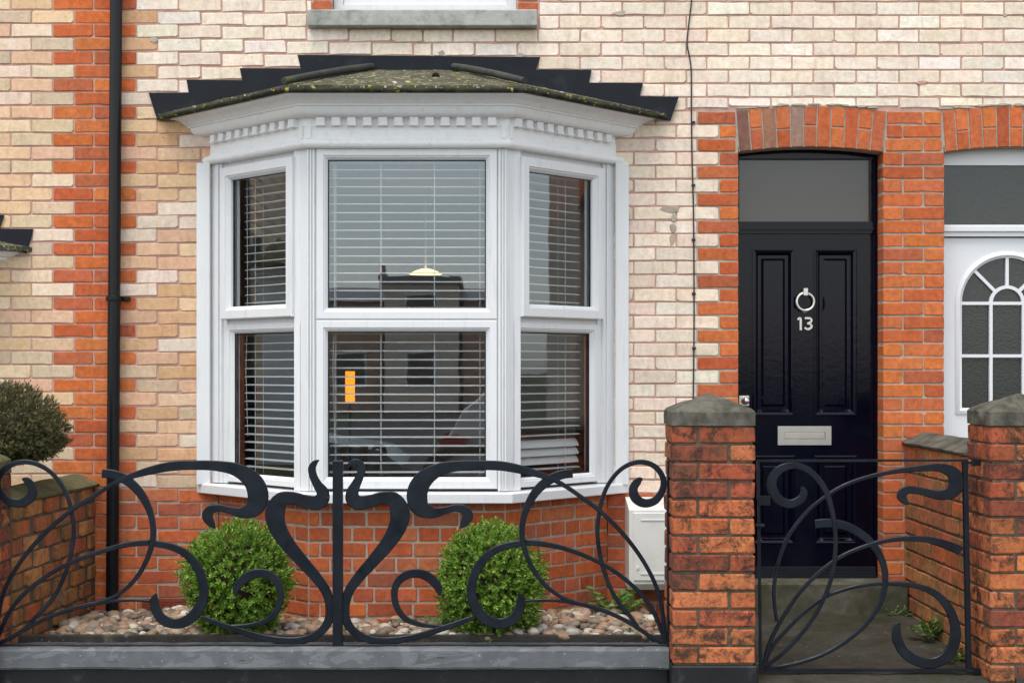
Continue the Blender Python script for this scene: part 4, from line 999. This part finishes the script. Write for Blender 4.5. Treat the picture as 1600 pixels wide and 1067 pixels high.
side_wall('garden_wall', 'mossy low brick garden wall at left behind the railing, with green coping', -2.134, -2.24, .925, 1, 'mortar_dark', .2, coping='moss_stone')
side_wall('garden_wall', 'low red brick garden wall at right running from the doorstep to the gate pier', 2.217, 2.217, 1.150, -1, 'mortar_dark', .15, soldier=True)
# low front wall: grey painted coping over a black painted face
fw = empty('front_wall', (-.8, -1.3, 0), 'low front wall with grey painted coping and black painted face under the railing', 'wall')
bm = bmesh.new(); bmesh.ops.create_grid(bm, x_segments=200, y_segments=1, size=1)
bm.free()
cp = MB(); n = 220; x0, x1 = -3.2, .796; prof = [(-1.095, .20), (-1.095, .288), (-1.105, .292), (-1.245, .297), (-1.258, .292), (-1.264, .282), (-1.268, .210), (-1.262, .2)]
for i in range(n + 1):
    x = x0 + (x1 - x0) * i / n
    for (y, z) in prof:
        q = mnoise.noise(Vector((x * 6, y * 9, z * 9))) * .0035 + mnoise.noise(Vector((x * 28, y * 30, z * 30))) * .0018; cp.v.append((x, y - abs(q) * .6, z + q))
k = len(prof); cp.f = [(i * k + j, i * k + (j + 1) % k, (i + 1) * k + (j + 1) % k, (i + 1) * k + j) for i in range(n) for j in range(k)] + [tuple(range(k)), tuple(n * k + j for j in range(k - 1, -1, -1))]
cp.mi = [0] * len(cp.f); cp.build('coping', 'grey_paint', fw)
m = MB(); m.box(-3.2, .79, -1.252, -1.10, -.05, .1985); m.build('face', 'plinth_black', fw)
ed = MB(); ed.bbox(-2.2, .79, -1.088, -1.06, .2, .322, .004); tag(ed.build('edging_board', 'timber_dark'), 'dark timber edging board along the pebble bed behind the railing', 'board')
# ------------------------------------------------------------------ iron railing and gate
YR = -1.21; SR = F / (YR - CY)
def conv(pts, ox, oy, sc, mirror=None):
    out = []
    for p in pts:
        x, y, w = (ox + p[0] * sc), (oy + p[1] * sc), p[2] * sc
        if mirror:
            x = 2 * mirror - x
            if x < 165: x -= 22 * (165 - x) / 150
        out.append((PX(x, YR), PZ(y, YR), w * .95 / SR))
    return out
z3 = (510, 700, .3438); z4 = (740, 700, .3438); dz43 = (740 - 510) / .3438
to3 = lambda L: [(x + dz43, y, w) for x, y, w in L]
HEART = [(98, 92, 6), (104, 76, 20), (122, 62, 24), (148, 66, 32), (162, 92, 36), (150, 132, 40), (134, 166, 46), (119, 200, 60), (122, 232, 70), (150, 247, 68), (200, 240, 62), (258, 224, 58), (308, 236, 76), (334, 288, 94), (326, 350, 86), (284, 425, 72), (218, 505, 60), (150, 582, 52), (103, 650, 46), (86, 720, 42), (95, 790, 42), (140, 842, 38), (210, 870, 36), (300, 872, 34), (400, 856, 32), (500, 826, 30), (580, 800, 28), (665, 768, 22)]
SPIR = [(545, 806, 12), (480, 806, 18), (420, 798, 24), (362, 774, 28), (322, 725, 30), (309, 660, 32), (325, 606, 36), (370, 573, 42), (422, 568, 44), (472, 590, 44), (508, 632, 38), (515, 668, 12)]
SWAN = [(606, 362, 6), (622, 345, 34), (642, 310, 52), (630, 282, 46), (590, 271, 36), (540, 282, 36), (480, 292, 56), (428, 268, 88), (412, 210, 100), (440, 145, 88), (510, 98, 64), (600, 80, 50), (700, 77, 46), (800, 81, 46), (900, 101, 40), (1000, 131, 27)] + to3([(400, 162, 22), (480, 215, 21), (580, 290, 21), (680, 390, 21), (760, 495, 20), (818, 600, 20), (848, 690, 20), (864, 790, 20), (872, 885, 20)])
HOOK = to3([(450, 114, 42), (400, 120, 44), (338, 147, 46), (280, 202, 42), (241, 272, 34), (222, 342, 28), (222, 412, 26), (240, 484, 24), (277, 560, 22), (332, 627, 20), (400, 676, 18), (470, 703, 18)])
STEM = to3([(236, 693, 12), (310, 690, 14), (380, 692, 16), (450, 700, 20), (560, 727, 20), (660, 767, 20), (740, 812, 20), (820, 866, 20), (872, 888, 18)])
RING = [(876, 660, 10), (884, 690, 40), (878, 730, 46), (850, 775, 50), (795, 796, 50), (738, 784, 52), (690, 742, 52), (662, 680, 46), (662, 612, 42), (690, 540, 42), (742, 480, 38), (812, 446, 34), (900, 430, 32)] + to3([(230, 428, 30), (310, 434, 27), (400, 452, 23), (500, 486, 21), (600, 534, 20), (690, 596, 20), (760, 662, 20), (812, 734, 20), (850, 820, 20), (874, 888, 18)])
CURL = to3([(768, 140, 10), (750, 148, 34), (727, 182, 42), (735, 225, 46), (775, 250, 42), (825, 238, 38), (858, 192, 32), (862, 140, 28), (834, 92, 27), (785, 66, 25), (730, 66, 23), (672, 95, 21), (622, 150, 20), (588, 220, 20), (570, 300, 20), (563, 385, 20), (575, 485, 20), (602, 585, 20), (648, 685, 20), (712, 765, 20), (748, 812, 16)])
HEARTL = [(134, 54, 4), (151, 64, 24), (167, 90, 36), (160, 128, 38), (141, 166, 44)] + HEART[7:]
rail = empty('railing', (PX(527, YR), YR, .3), 'black wrought iron railing of flowing scrolls on the low front wall', 'railing')
for mir in (None, 527.5):
    for i, Lq in enumerate((HEARTL if mir else HEART, SPIR, SWAN, HOOK, STEM, RING, CURL)):
        m = MB(); stroke(m, conv(Lq, *z3, mir), YR + (.0016 * i - .005) * (1 if mir else 1.0), .0125, 7); autosmooth(m.build('scroll', 'iron_paint', rail), 35)
m = MB(); m.bbox(PX(520.3, YR), PX(535.8, YR), YR - .022, YR + .022, PZ(1009, YR), PZ(719, YR), .003); m.build('post', 'iron_paint', rail)
for x in (1044.5, -11.5):
    m = MB(); xx = PX(x, YR); m.bbox(xx - .007, xx + .007, YR - .012, YR + .012, PZ(1009, YR), PZ(719, YR), .002); m.build('end_bar', 'iron_paint', rail)
    for yy in (722, 806, 888, 984):
        m = MB(); s = 1 if x > 500 else -1; m.bbox(xx + (s * .007 if s > 0 else -.028), xx + (.028 if s > 0 else -.007), YR - .006, YR + .006, PZ(yy + 2, YR), PZ(yy - 2, YR), .001); m.build('fixing', 'iron_paint', rail)
m = MB(); m.bbox(PX(-12, YR), PX(1045, YR), YR - .012, YR + .012, PZ(1010.5, YR), PZ(1005.5, YR), .002); m.build('bottom_rail', 'iron_paint', rail)
bm = bmesh.new(); bmesh.ops.create_uvsphere(bm, u_segments=12, v_segments=8, radius=.007)
for v in bm.verts: v.co += Vector((PX(513, YR), YR - .014, PZ(778, YR)))
m = MB(); m.addbm(bm); bm.free(); m.build('bolt', 'iron_paint', rail, smooth=True)
z6 = (1180, 680, .3627)
G = [[(200, 222, 12), (210, 245, 32), (196, 275, 38), (150, 295, 40), (100, 276, 44), (72, 225, 44), (80, 175, 40), (118, 140, 36), (170, 130, 32), (225, 148, 30), (275, 195, 28), (312, 260, 26), (335, 345, 22), (346, 430, 20), (343, 520, 19), (331, 600, 18), (300, 690, 18), (252, 780, 18), (192, 860, 18), (122, 932, 18), (45, 992, 18)],
     [(660, 297, 8), (645, 284, 30), (630, 258, 44), (655, 234, 38), (712, 240, 34), (785, 256, 42), (840, 246, 60), (868, 205, 74), (848, 160, 58), (790, 139, 38), (705, 142, 28), (620, 152, 23), (540, 166, 20), (450, 190, 18), (370, 222, 17), (290, 272, 17), (218, 335, 17), (152, 420, 17), (112, 510, 17), (88, 600, 17), (80, 690, 16), (92, 800, 14)],
     [(884, 500, 40), (865, 487, 40), (800, 462, 34), (720, 446, 28), (630, 445, 23), (540, 458, 20), (450, 486, 18), (370, 522, 18), (290, 578, 18), (210, 655, 18), (150, 735, 18), (97, 820, 18), (60, 900, 18), (35, 995, 18)],
     [(260, 382, 40), (320, 378, 40), (390, 391, 40), (450, 421, 38), (502, 464, 35), (541, 524, 31), (560, 594, 28), (555, 670, 25), (528, 742, 22), (478, 812, 20), (400, 880, 19), (300, 940, 18), (200, 976, 18), (100, 997, 17), (35, 1000, 16)],
     [(622, 805, 14), (610, 832, 38), (613, 880, 44), (645, 936, 46), (705, 974, 46), (770, 980, 48), (826, 952, 52), (858, 892, 52), (862, 822, 46), (838, 750, 40), (790, 692, 33), (722, 656, 26), (640, 641, 20), (545, 638, 17), (462, 646, 17), (380, 666, 17), (300, 697, 17), (212, 762, 17), (132, 842, 17), (72, 912, 17), (38, 990, 17)]]
gate = empty('gate', (PX(1350, YR), YR, .18), 'black wrought iron garden gate with flowing scrolls between the brick piers', 'gate')
for i, Lq in enumerate(G):
    m = MB(); stroke(m, conv(Lq, *z6), YR + .0018 * i - .003, .0125, 7); autosmooth(m.build('scroll', 'iron_paint', gate), 35)
def gbar(p, q, r, name='stile'):
    m = MB(); a = Vector((PX(p[0], YR), YR, PZ(p[1], YR))); b = Vector((PX(q[0], YR), YR, PZ(q[1], YR))); dv = (b - a).normalized(); nv = Vector((-dv.z, 0, dv.x)) * r
    P = [a + nv, a - nv, b - nv, b + nv]; m.prism([(v.x, v.z) for v in P], YR - r - .002, YR + r + .002); m.build(name, 'iron_paint', gate)
gbar((1184.5, 719), (1188.5, 1048), .006); gbar((1507.5, 720), (1513.5, 1046), .0105); gbar((1184, 719.5), (1512, 719), .0055, 'rail'); gbar((1188, 1047), (1514, 1046.5), .007, 'rail')
m = MB(); m.bbox(PX(1183, YR), PX(1203, YR), YR - .012, YR - .006, PZ(789, YR), PZ(774, YR), .001); m.build('latch_plate', 'iron_paint', gate); m = MB(); m.bbox(PX(1186, YR), PX(1188, YR), YR - .02, YR + .01, PZ(826, YR), PZ(815, YR), .001); m.tube([(PX(1180, YR), YR - .014, PZ(820, YR)), (PX(1193, YR), YR - .014, PZ(820.5, YR))], .009, 10); m.build('latch', 'iron_paint', gate)
for y in (722, 1047):
    m = MB(); m.tube([(PX(1509, YR), YR - .012, PZ(y, YR)), (PX(1522, YR), YR - .012, PZ(y, YR))], .006, 8); m.tube([(PX(1519, YR), YR - .012, PZ(y + 6, YR)), (PX(1519, YR), YR - .012, PZ(y - 6, YR))], .008, 8); m.bbox(PX(1520, YR), PX(1530, YR), YR - .02, YR - .005, PZ(y + 5, YR), PZ(y - 5, YR), .001); m.build('hinge', 'iron_paint', gate)
# ------------------------------------------------------------------ plants
def leaf(mb, p, dirv, up, L, W):
    dirv = dirv.normalized(); s = dirv.cross(up)
    if s.length < 1e-3: s = dirv.cross(Vector((1, 0, 0)))
    s.normalize(); nrm = s.cross(dirv)
    a = p; b = p + dirv * L * .5 + s * W * .5 + nrm * L * .08; c = p + dirv * L; e = p + dirv * L * .5 - s * W * .5 + nrm * L * .08
    mb.v += [tuple(a), tuple(b), tuple(c), tuple(e)]; n = len(mb.v) - 4; mb.f.append((n, n + 1, n + 2, n + 3)); mb.mi.append(0)
def ball(name, label, cx, cy, cz, rx, rz, n, LL, mat, seed, dome=False, cat='shrub', zg_=.24):
    r = random.Random(seed); e = empty(name, (cx, cy, zg_), label, cat)
    mb = MB(); tw = MB()
    sd = Vector((seed * 3.1, seed, 0))
    for i in range(n):
        z = r.uniform(-1, 1); a = r.uniform(0, 2 * math.pi); q = math.sqrt(1 - z * z); dv = Vector((q * math.cos(a), q * math.sin(a), z))
        lump = 1 + (.10 if dome else .15) * mnoise.noise(dv * 2.2 + sd) + (.07 if dome else .11) * mnoise.noise(dv * 5.5 + sd)
        rr = lump * (r.uniform(.70, 1.0) if r.random() < .45 else (r.uniform(.88, 1.03) if r.random() < .88 or dome else r.uniform(1.01, 1.08)))
        if mnoise.noise(dv * 7 + sd * 2) < -.34: rr *= .9
        p = Vector((cx + dv.x * rx * rr, cy + dv.y * rx * rr, cz + dv.z * rz * rr * (.38 if dome and z < 0 else 1)))
        g = (dv + Vector((r.uniform(-.7, .7), r.uniform(-.7, .7), r.uniform(-.35, .9)))).normalized()
        sl = LL * r.uniform(1.6, 3.2); up = Vector((r.uniform(-1, 1), r.uniform(-1, 1), r.uniform(-1, 1))).normalized(); sd1 = g.cross(up).normalized(); sd2 = g.cross(sd1)
        m_ = r.randint(4, 6)
        for k in range(m_):
            t = (k + .4) / m_; base = p + g * sl * (t - .35)
            ax = sd1 if k % 2 else sd2
            for s in (-1, 1): leaf(mb, base, g * .75 + ax * s * .8, g + Vector((0, 0, .4)), LL * r.uniform(.75, 1.15), LL * .48)
        leaf(mb, p + g * sl * .65, g, up, LL * .9, LL * .42)
    mb.build('foliage', mat, e)
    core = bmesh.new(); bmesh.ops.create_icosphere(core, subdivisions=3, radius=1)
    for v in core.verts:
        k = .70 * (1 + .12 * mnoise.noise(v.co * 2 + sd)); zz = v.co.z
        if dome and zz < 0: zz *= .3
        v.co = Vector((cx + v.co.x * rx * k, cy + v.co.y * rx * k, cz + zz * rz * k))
    c2 = MB(); c2.addbm(core); core.free(); c2.build('dark_core', 'soil', e, smooth=True)  # dark solid added inside the leaves, its colour standing for the shade within
    t = MB()
    t.tube([(cx, cy, zg_ - .06), (cx + .01, cy, (zg_ + cz - rz) / 2), (cx, cy, cz)], [.022, .018, .012], 8)
    for k in range(26 if dome else 10):
        a = r.uniform(0, 6.28); q = r.uniform(.25, .85); z_ = cz - rz * (.75 if not dome else .34) * r.uniform(.5, 1.25) * math.sqrt(max(.05, 1 - q * q))
        t.tube([(cx, cy, cz - rz * (.7 if not dome else .2)), (cx + q * rx * .5 * math.cos(a), cy + q * rx * .5 * math.sin(a), (z_ + cz - rz * .5) / 2), (cx + q * rx * math.cos(a), cy + q * rx * math.sin(a), z_)], [.006, .004, .0015], 5)
    t.build('trunk', 'bark', e)
ball('box_shrub', 'clipped green box ball behind the left half of the railing', PX(372, -.90), -.90, PZ(906, -.90), .238, .262, 2600, .0185, 'box_leaf', 3)
ball('box_shrub', 'clipped green box ball behind the right half of the railing', PX(767, -.90), -.90, PZ(910, -.90), .240, .266, 2600, .0185, 'box_leaf', 8)
ball('dome_shrub', 'dark dome-shaped clipped shrub over the left garden wall', PX(0, -.72), -.72, PZ(688, -.72), .312, .272, 6000, .0125, 'dark_leaf', 5, True, zg_=.2)
def weed(name, label, x, y, z, n, L, spread, seed, cat='weed', mat='weed_leaf'):
    r = random.Random(seed); e = MB()
    for i in range(n):
        a = r.uniform(0, 6.28); el = r.uniform(.2, 1.2); dv = Vector((math.cos(a) * math.cos(el), math.sin(a) * math.cos(el), math.sin(el)))
        o = Vector((x + r.uniform(-1, 1) * spread, y + r.uniform(-1, 1) * spread * .6, z)); l = L * r.uniform(.6, 1.2)
        tip = o + dv * l
        s = dv.cross(Vector((0, 0, 1))).normalized() * .0012
        e.v += [tuple(o - s), tuple(o + s), tuple(tip + s), tuple(tip - s)]; k = len(e.v) - 4; e.f.append((k, k + 1, k + 2, k + 3)); e.mi.append(0)
        for q in (.35, .6, .8, 1):
            for sg in (-1, 1): leaf(e, o + dv * l * q, dv * .6 + dv.cross(Vector((0, 0, 1))) * sg * .9 + Vector((0, 0, r.uniform(-.2, .2))), Vector((0, 0, 1)), L * .32 * r.uniform(.7, 1.2), L * .27)
    return tag(e.build(name, mat), label, cat)
weed('weed', 'pale green leafy weed growing against the right garden wall behind the gate', PX(1452, -.62), -.62, .215, 16, .10, .025, 1)
weed('weed', 'tiny weed in the corner of the doorstep and garden wall', PX(1404, -.12), -.13, .252, 12, .045, .04, 2)
weed('weed', 'straggly weed stem leaning out near the gate hinge', PX(1500, -1.0), -1.0, .18, 6, .10, .03, 4)
weed('leafy_plant', 'broad-leaved green plant on the pebbles under the meter box', PX(968, -.30), -.33, .27, 22, .15, .05, 5, 'plant')
weed('leafy_plant', 'small green seedling at the foot of the left railing post', PX(548, -1.0), -1.02, .30, 12, .045, .03, 6, 'plant')
weed('leafy_plant', 'small green seedlings on the pebbles near the right end of the railing', PX(985, -1.03), -1.035, .318, 14, .035, .03, 7, 'plant')
weed('leafy_plant', 'low light green plant at the left foot of the right box ball', PX(690, -.78), -.78, .30, 14, .09, .03, 9, 'plant')
lt_ = MB(); r = random.Random(9)
for i in range(150):
    if r.random() < .45: x, y, z = r.uniform(-2.1, .78), r.uniform(-1.235, -1.1), .3005
    else: x, y = r.uniform(1.2, 2.18), r.uniform(-1.3, -.1); z = .1655 + .105 * (y + 1.36) / 1.36
    leaf(lt_, Vector((x, y, z + r.uniform(0, .004))), Vector((r.uniform(-1, 1), r.uniform(-1, 1), r.uniform(-.15, .3))), Vector((0, 0, 1)), r.uniform(.006, .016), r.uniform(.004, .009))
o = lt_.build('leaf_litter', 'litter', kind='stuff'); o['label'] = 'scattered dry leaf scraps on the path and along the front wall'; o['category'] = 'leaf litter'
# ------------------------------------------------------------------ pebbles
PEB = [(.26, .17, .10), (.33, .26, .18), (.17, .13, .085), (.42, .38, .32), (.29, .18, .12), (.11, .09, .075), (.31, .21, .12), (.50, .46, .40), (.21, .175, .13), (.35, .23, .16)]
pm = []
for q in range(8):
    bm = bmesh.new(); bmesh.ops.create_icosphere(bm, subdivisions=2, radius=1); r = random.Random(q)
    for v in bm.verts: v.co *= 1 + .16 * mnoise.noise(v.co * 1.3 + Vector((q * 5, 0, 0)))
    me = bpy.data.meshes.new('pebble'); bm.to_mesh(me); bm.free(); me.polygons.foreach_set('use_smooth', [True] * len(me.polygons)); me.materials.append(MATS['pebble']); pm.append(me)
def gh(x, y):   # height of the pebble bed
    return .268 + .03 * max(0, min(1, (-y - .0) / .6)) + .02 * math.sin(x * 3 + 1) * .5 + (-.04 if x < -1.7 else 0)
def inside_bay(x, y): 
    u = abs(x - BX); return y > -BD - .01 and (u < BH or u - BH < (BD + y) + .01)
rest = MB(); cand = []
r = random.Random(77)
for i in range(1900):
    x = r.uniform(-2.16, .80); y = r.uniform(-1.06, -.02)
    if inside_bay(x, y): continue
    if x < -2.134 - .1 * (-y) + .03: continue
    cand.append((x, y, r.uniform(.017, .036)))
vis = sorted(cand, key=lambda c: -(c[2] / (c[1] - CY)) - (.02 if (c[1] < -.15 and abs(c[0] - PX(372, -.9)) > .12 and abs(c[0] - PX(767, -.9)) > .12) else 0))
for i, (x, y, s) in enumerate(vis):
    z = gh(x, y) + r.uniform(-.012, .012); sc = (s * r.uniform(.9, 1.35), s * r.uniform(.8, 1.1), s * r.uniform(.55, .8)); rz_ = r.uniform(0, 6.28)
    if i < 300:
        o = link('pebble', pm[i % 8], None, None, loc=(x, y, z + .008), rz=rz_, scale=sc, color=jit(r.choice(PEB), .15, r)); o.rotation_euler = (r.uniform(-.4, .4), r.uniform(-.4, .4), rz_)
        tag(o, 'smooth rounded pebble in the pebble bed behind the railing', 'pebble', 'pebbles in the bed')
    else:
        M_ = Matrix.Translation((x, y, z)) @ Matrix.Rotation(rz_, 4, 'Z') @ Matrix.Rotation(r.uniform(-.4, .4), 4, 'X') @ Matrix.Diagonal((*sc, 1))
        me = pm[i % 8]; rest.add([M_ @ v.co for v in me.vertices], [tuple(p.vertices) for p in me.polygons])
o = rest.build('pebbles', 'pebble_mass', smooth=True, kind='stuff'); o['label'] = 'mixed brown and cream pebbles covering the small front garden'; o['category'] = 'pebbles'
# ------------------------------------------------------------------ what the panes mirror: parked cars and houses across the street
def car(x0, yc, L, label, paint, facing=1):
    e = empty('parked_car', (x0 + L / 2, yc, -.1), label, 'car', 'cars parked across the street')
    H = lambda pts: [(x0 + (p[0] if facing > 0 else 1 - p[0]) * L, -.1 + p[1]) for p in pts]
    def loft(poly, hw, tuck):
        m = MB(); n = len(poly); v = []
        for (yy, s) in ((-hw, 0), (-hw + .08, .04), (0, .06), (hw - .08, .04), (hw, 0)):
            cxp = sum(p[0] for p in poly) / n
            v += [(p[0] + (p[0] - cxp) / L * s, yc + yy * (1 - tuck * max(0, (p[1] - .8))), p[1]) for p in poly]
        for j in range(4):
            for i in range(n): m.f.append((j * n + i, j * n + (i + 1) % n, (j + 1) * n + (i + 1) % n, (j + 1) * n + i))
        m.f += [tuple(range(n - 1, -1, -1)), tuple(4 * n + i for i in range(n))]; m.v = v; m.mi = [0] * len(m.f); return m
    body = H([(0, .35), (.0, .62), (.015, .85), (.05, .95), (.30, .97), (.62, .95), (.72, .93), (.95, .78), (1, .62), (1, .35), (.9, .25), (.82, .25), (.1, .25)])
    bo = loft(body, .84, .0).build('body', paint, e)
    cab_ = H([(.02, .93), (.06, 1.2), (.12, 1.40), (.2, 1.46), (.45, 1.47), (.55, 1.42), (.72, .95)])
    loft(cab_, .80, .25).build('cabin', paint, e)
    for s in (-1, 1):
        for P in ([(.12, .98), (.15, 1.32), (.34, 1.38), (.34, .98)], [(.36, .98), (.36, 1.38), (.52, 1.35), (.66, .98)]):
            m = MB(); W = H(P); y0 = yc + s * .80 * .86; y1 = yc + s * .835
            n = len(W); m.add([(x, y1 if z < 1 else y0 + s * .02, z) for x, z in W] + [(x, (y1 if z < 1 else y0 + s * .02) - s * .03, z) for x, z in W], [tuple(range(n)), tuple(range(2 * n - 1, n - 1, -1))] + [(i, (i + 1) % n, (i + 1) % n + n, i + n) for i in range(n)]); m.build('side_window', 'far_window', e)
    for fx_ in (.19, .80):
        for s in (-1, 1):
            xx = H([(fx_, 0)])[0][0]; m = MB(); m.tube([(xx, yc + s * .66, .21), (xx, yc + s * .86, .21)], .31, 24); w_ = m.build('wheel', 'rubber', e); m = MB(); m.tube([(xx, yc + s * .861, .21), (xx, yc + s * .872, .21)], .2, 24); m.build('rim', 'silver_paint', w_)
    for s in (-1, 1):
        m = MB(); P = H([(-.004, .68), (-.006, .9), (.04, .96), (.075, .9), (.05, .72)]); y0 = yc + s * .845
        m.prism(P, min(y0, y0 - s * .16), max(y0, y0 - s * .16)); m.build('tail_light', 'red_lens', e)
car(-.55, -9.7, 3.9, 'silver hatchback across the street, mirrored in the lower centre pane', 'silver_paint')
car(-5.0, -9.75, 4.0, 'dark teal car across the street, mirrored in the lower centre pane', 'teal_paint')
def far_house(x0, x1, y, eave, ridge, label, wallm, gable=False, chim=(), pots=(-.12, .12)):
    e = empty('far_house', ((x0 + x1) / 2, y, -.1), label, 'house', 'houses far across the street')
    m = MB(); D = 8
    m.box(x0, x1, y - D, y, -.1, ridge - .25 if gable else eave)
    m.build('wall', wallm, e)
    m = MB(); o_ = .25
    if gable:
        m.box(x0 - .12, x1 + .12, y - D - .1, y + .12, ridge - .249, ridge)      # flat roof with a parapet coping
    else:
        m.add([(x0 - o_, y + o_, eave), (x1 + o_, y + o_, eave), (x1 + o_, y - D / 2, ridge), (x0 - o_, y - D / 2, ridge), (x0 - o_, y - D - o_, eave), (x1 + o_, y - D - o_, eave)], [(0, 1, 2, 3), (3, 2, 5, 4), (0, 3, 4), (1, 5, 2)])
    rf_ = m.build('roof', 'far_slate', e)
    for cxx, cw, ch in chim:
        m = MB(); m.box(cxx - cw / 2, cxx + cw / 2, y - D / 2 - .3, y - D / 2 + .3, eave - .2, ch); m.box(cxx - cw / 2 - .05, cxx + cw / 2 + .05, y - D / 2 - .35, y - D / 2 + .35, ch - .25, ch - .1)
        for q in pots: m.tube([(cxx + q, y - D / 2, ch), (cxx + q, y - D / 2, ch + .3)], .09, 8)
        m.build('chimney', 'far_brick', rf_)
    nx = max(1, int((x1 - x0) / 2.4))
    for i in range(nx):
        for zz in (.9, 3.2):
            if zz + 1.3 > eave: continue
            wx = x0 + (i + .5) * (x1 - x0) / nx
            m = MB(); m.box(wx - .55, wx + .55, y - .02, y + .03, zz, zz + 1.3); w_ = m.build('window', 'far_window', e); m = MB(); frame_rect(m, wx - .62, wx + .62, zz - .07, zz + 1.37, .08, y - .02, y + .06); m.build('frame', 'white_paint', w_)
FY = -50
def rx(px): return (px - VX) * (6.66 - FY) / F
def rzv(py): return ZC + (HY - py) * (6.66 - FY) / F
far_house(rx(600), rx(716), FY, rzv(452), rzv(432), 'flat-roofed cream rendered far building mirrored in the centre pane', 'far_render', True, ((rx(706), .42, rzv(420)),), ())
far_house(rx(400), rx(594), FY - .5, rzv(470), rzv(440), 'far house with slate roof and chimney at the left of the mirrored view', 'far_brick', False, ((rx(585), .26, rzv(414)),), (0,))
far_house(rx(722), rx(960), FY - .5, rzv(470), rzv(440), 'far house with slate roof at the right of the mirrored view', 'far_brick', False, ((rx(900), .7, rzv(420)),))
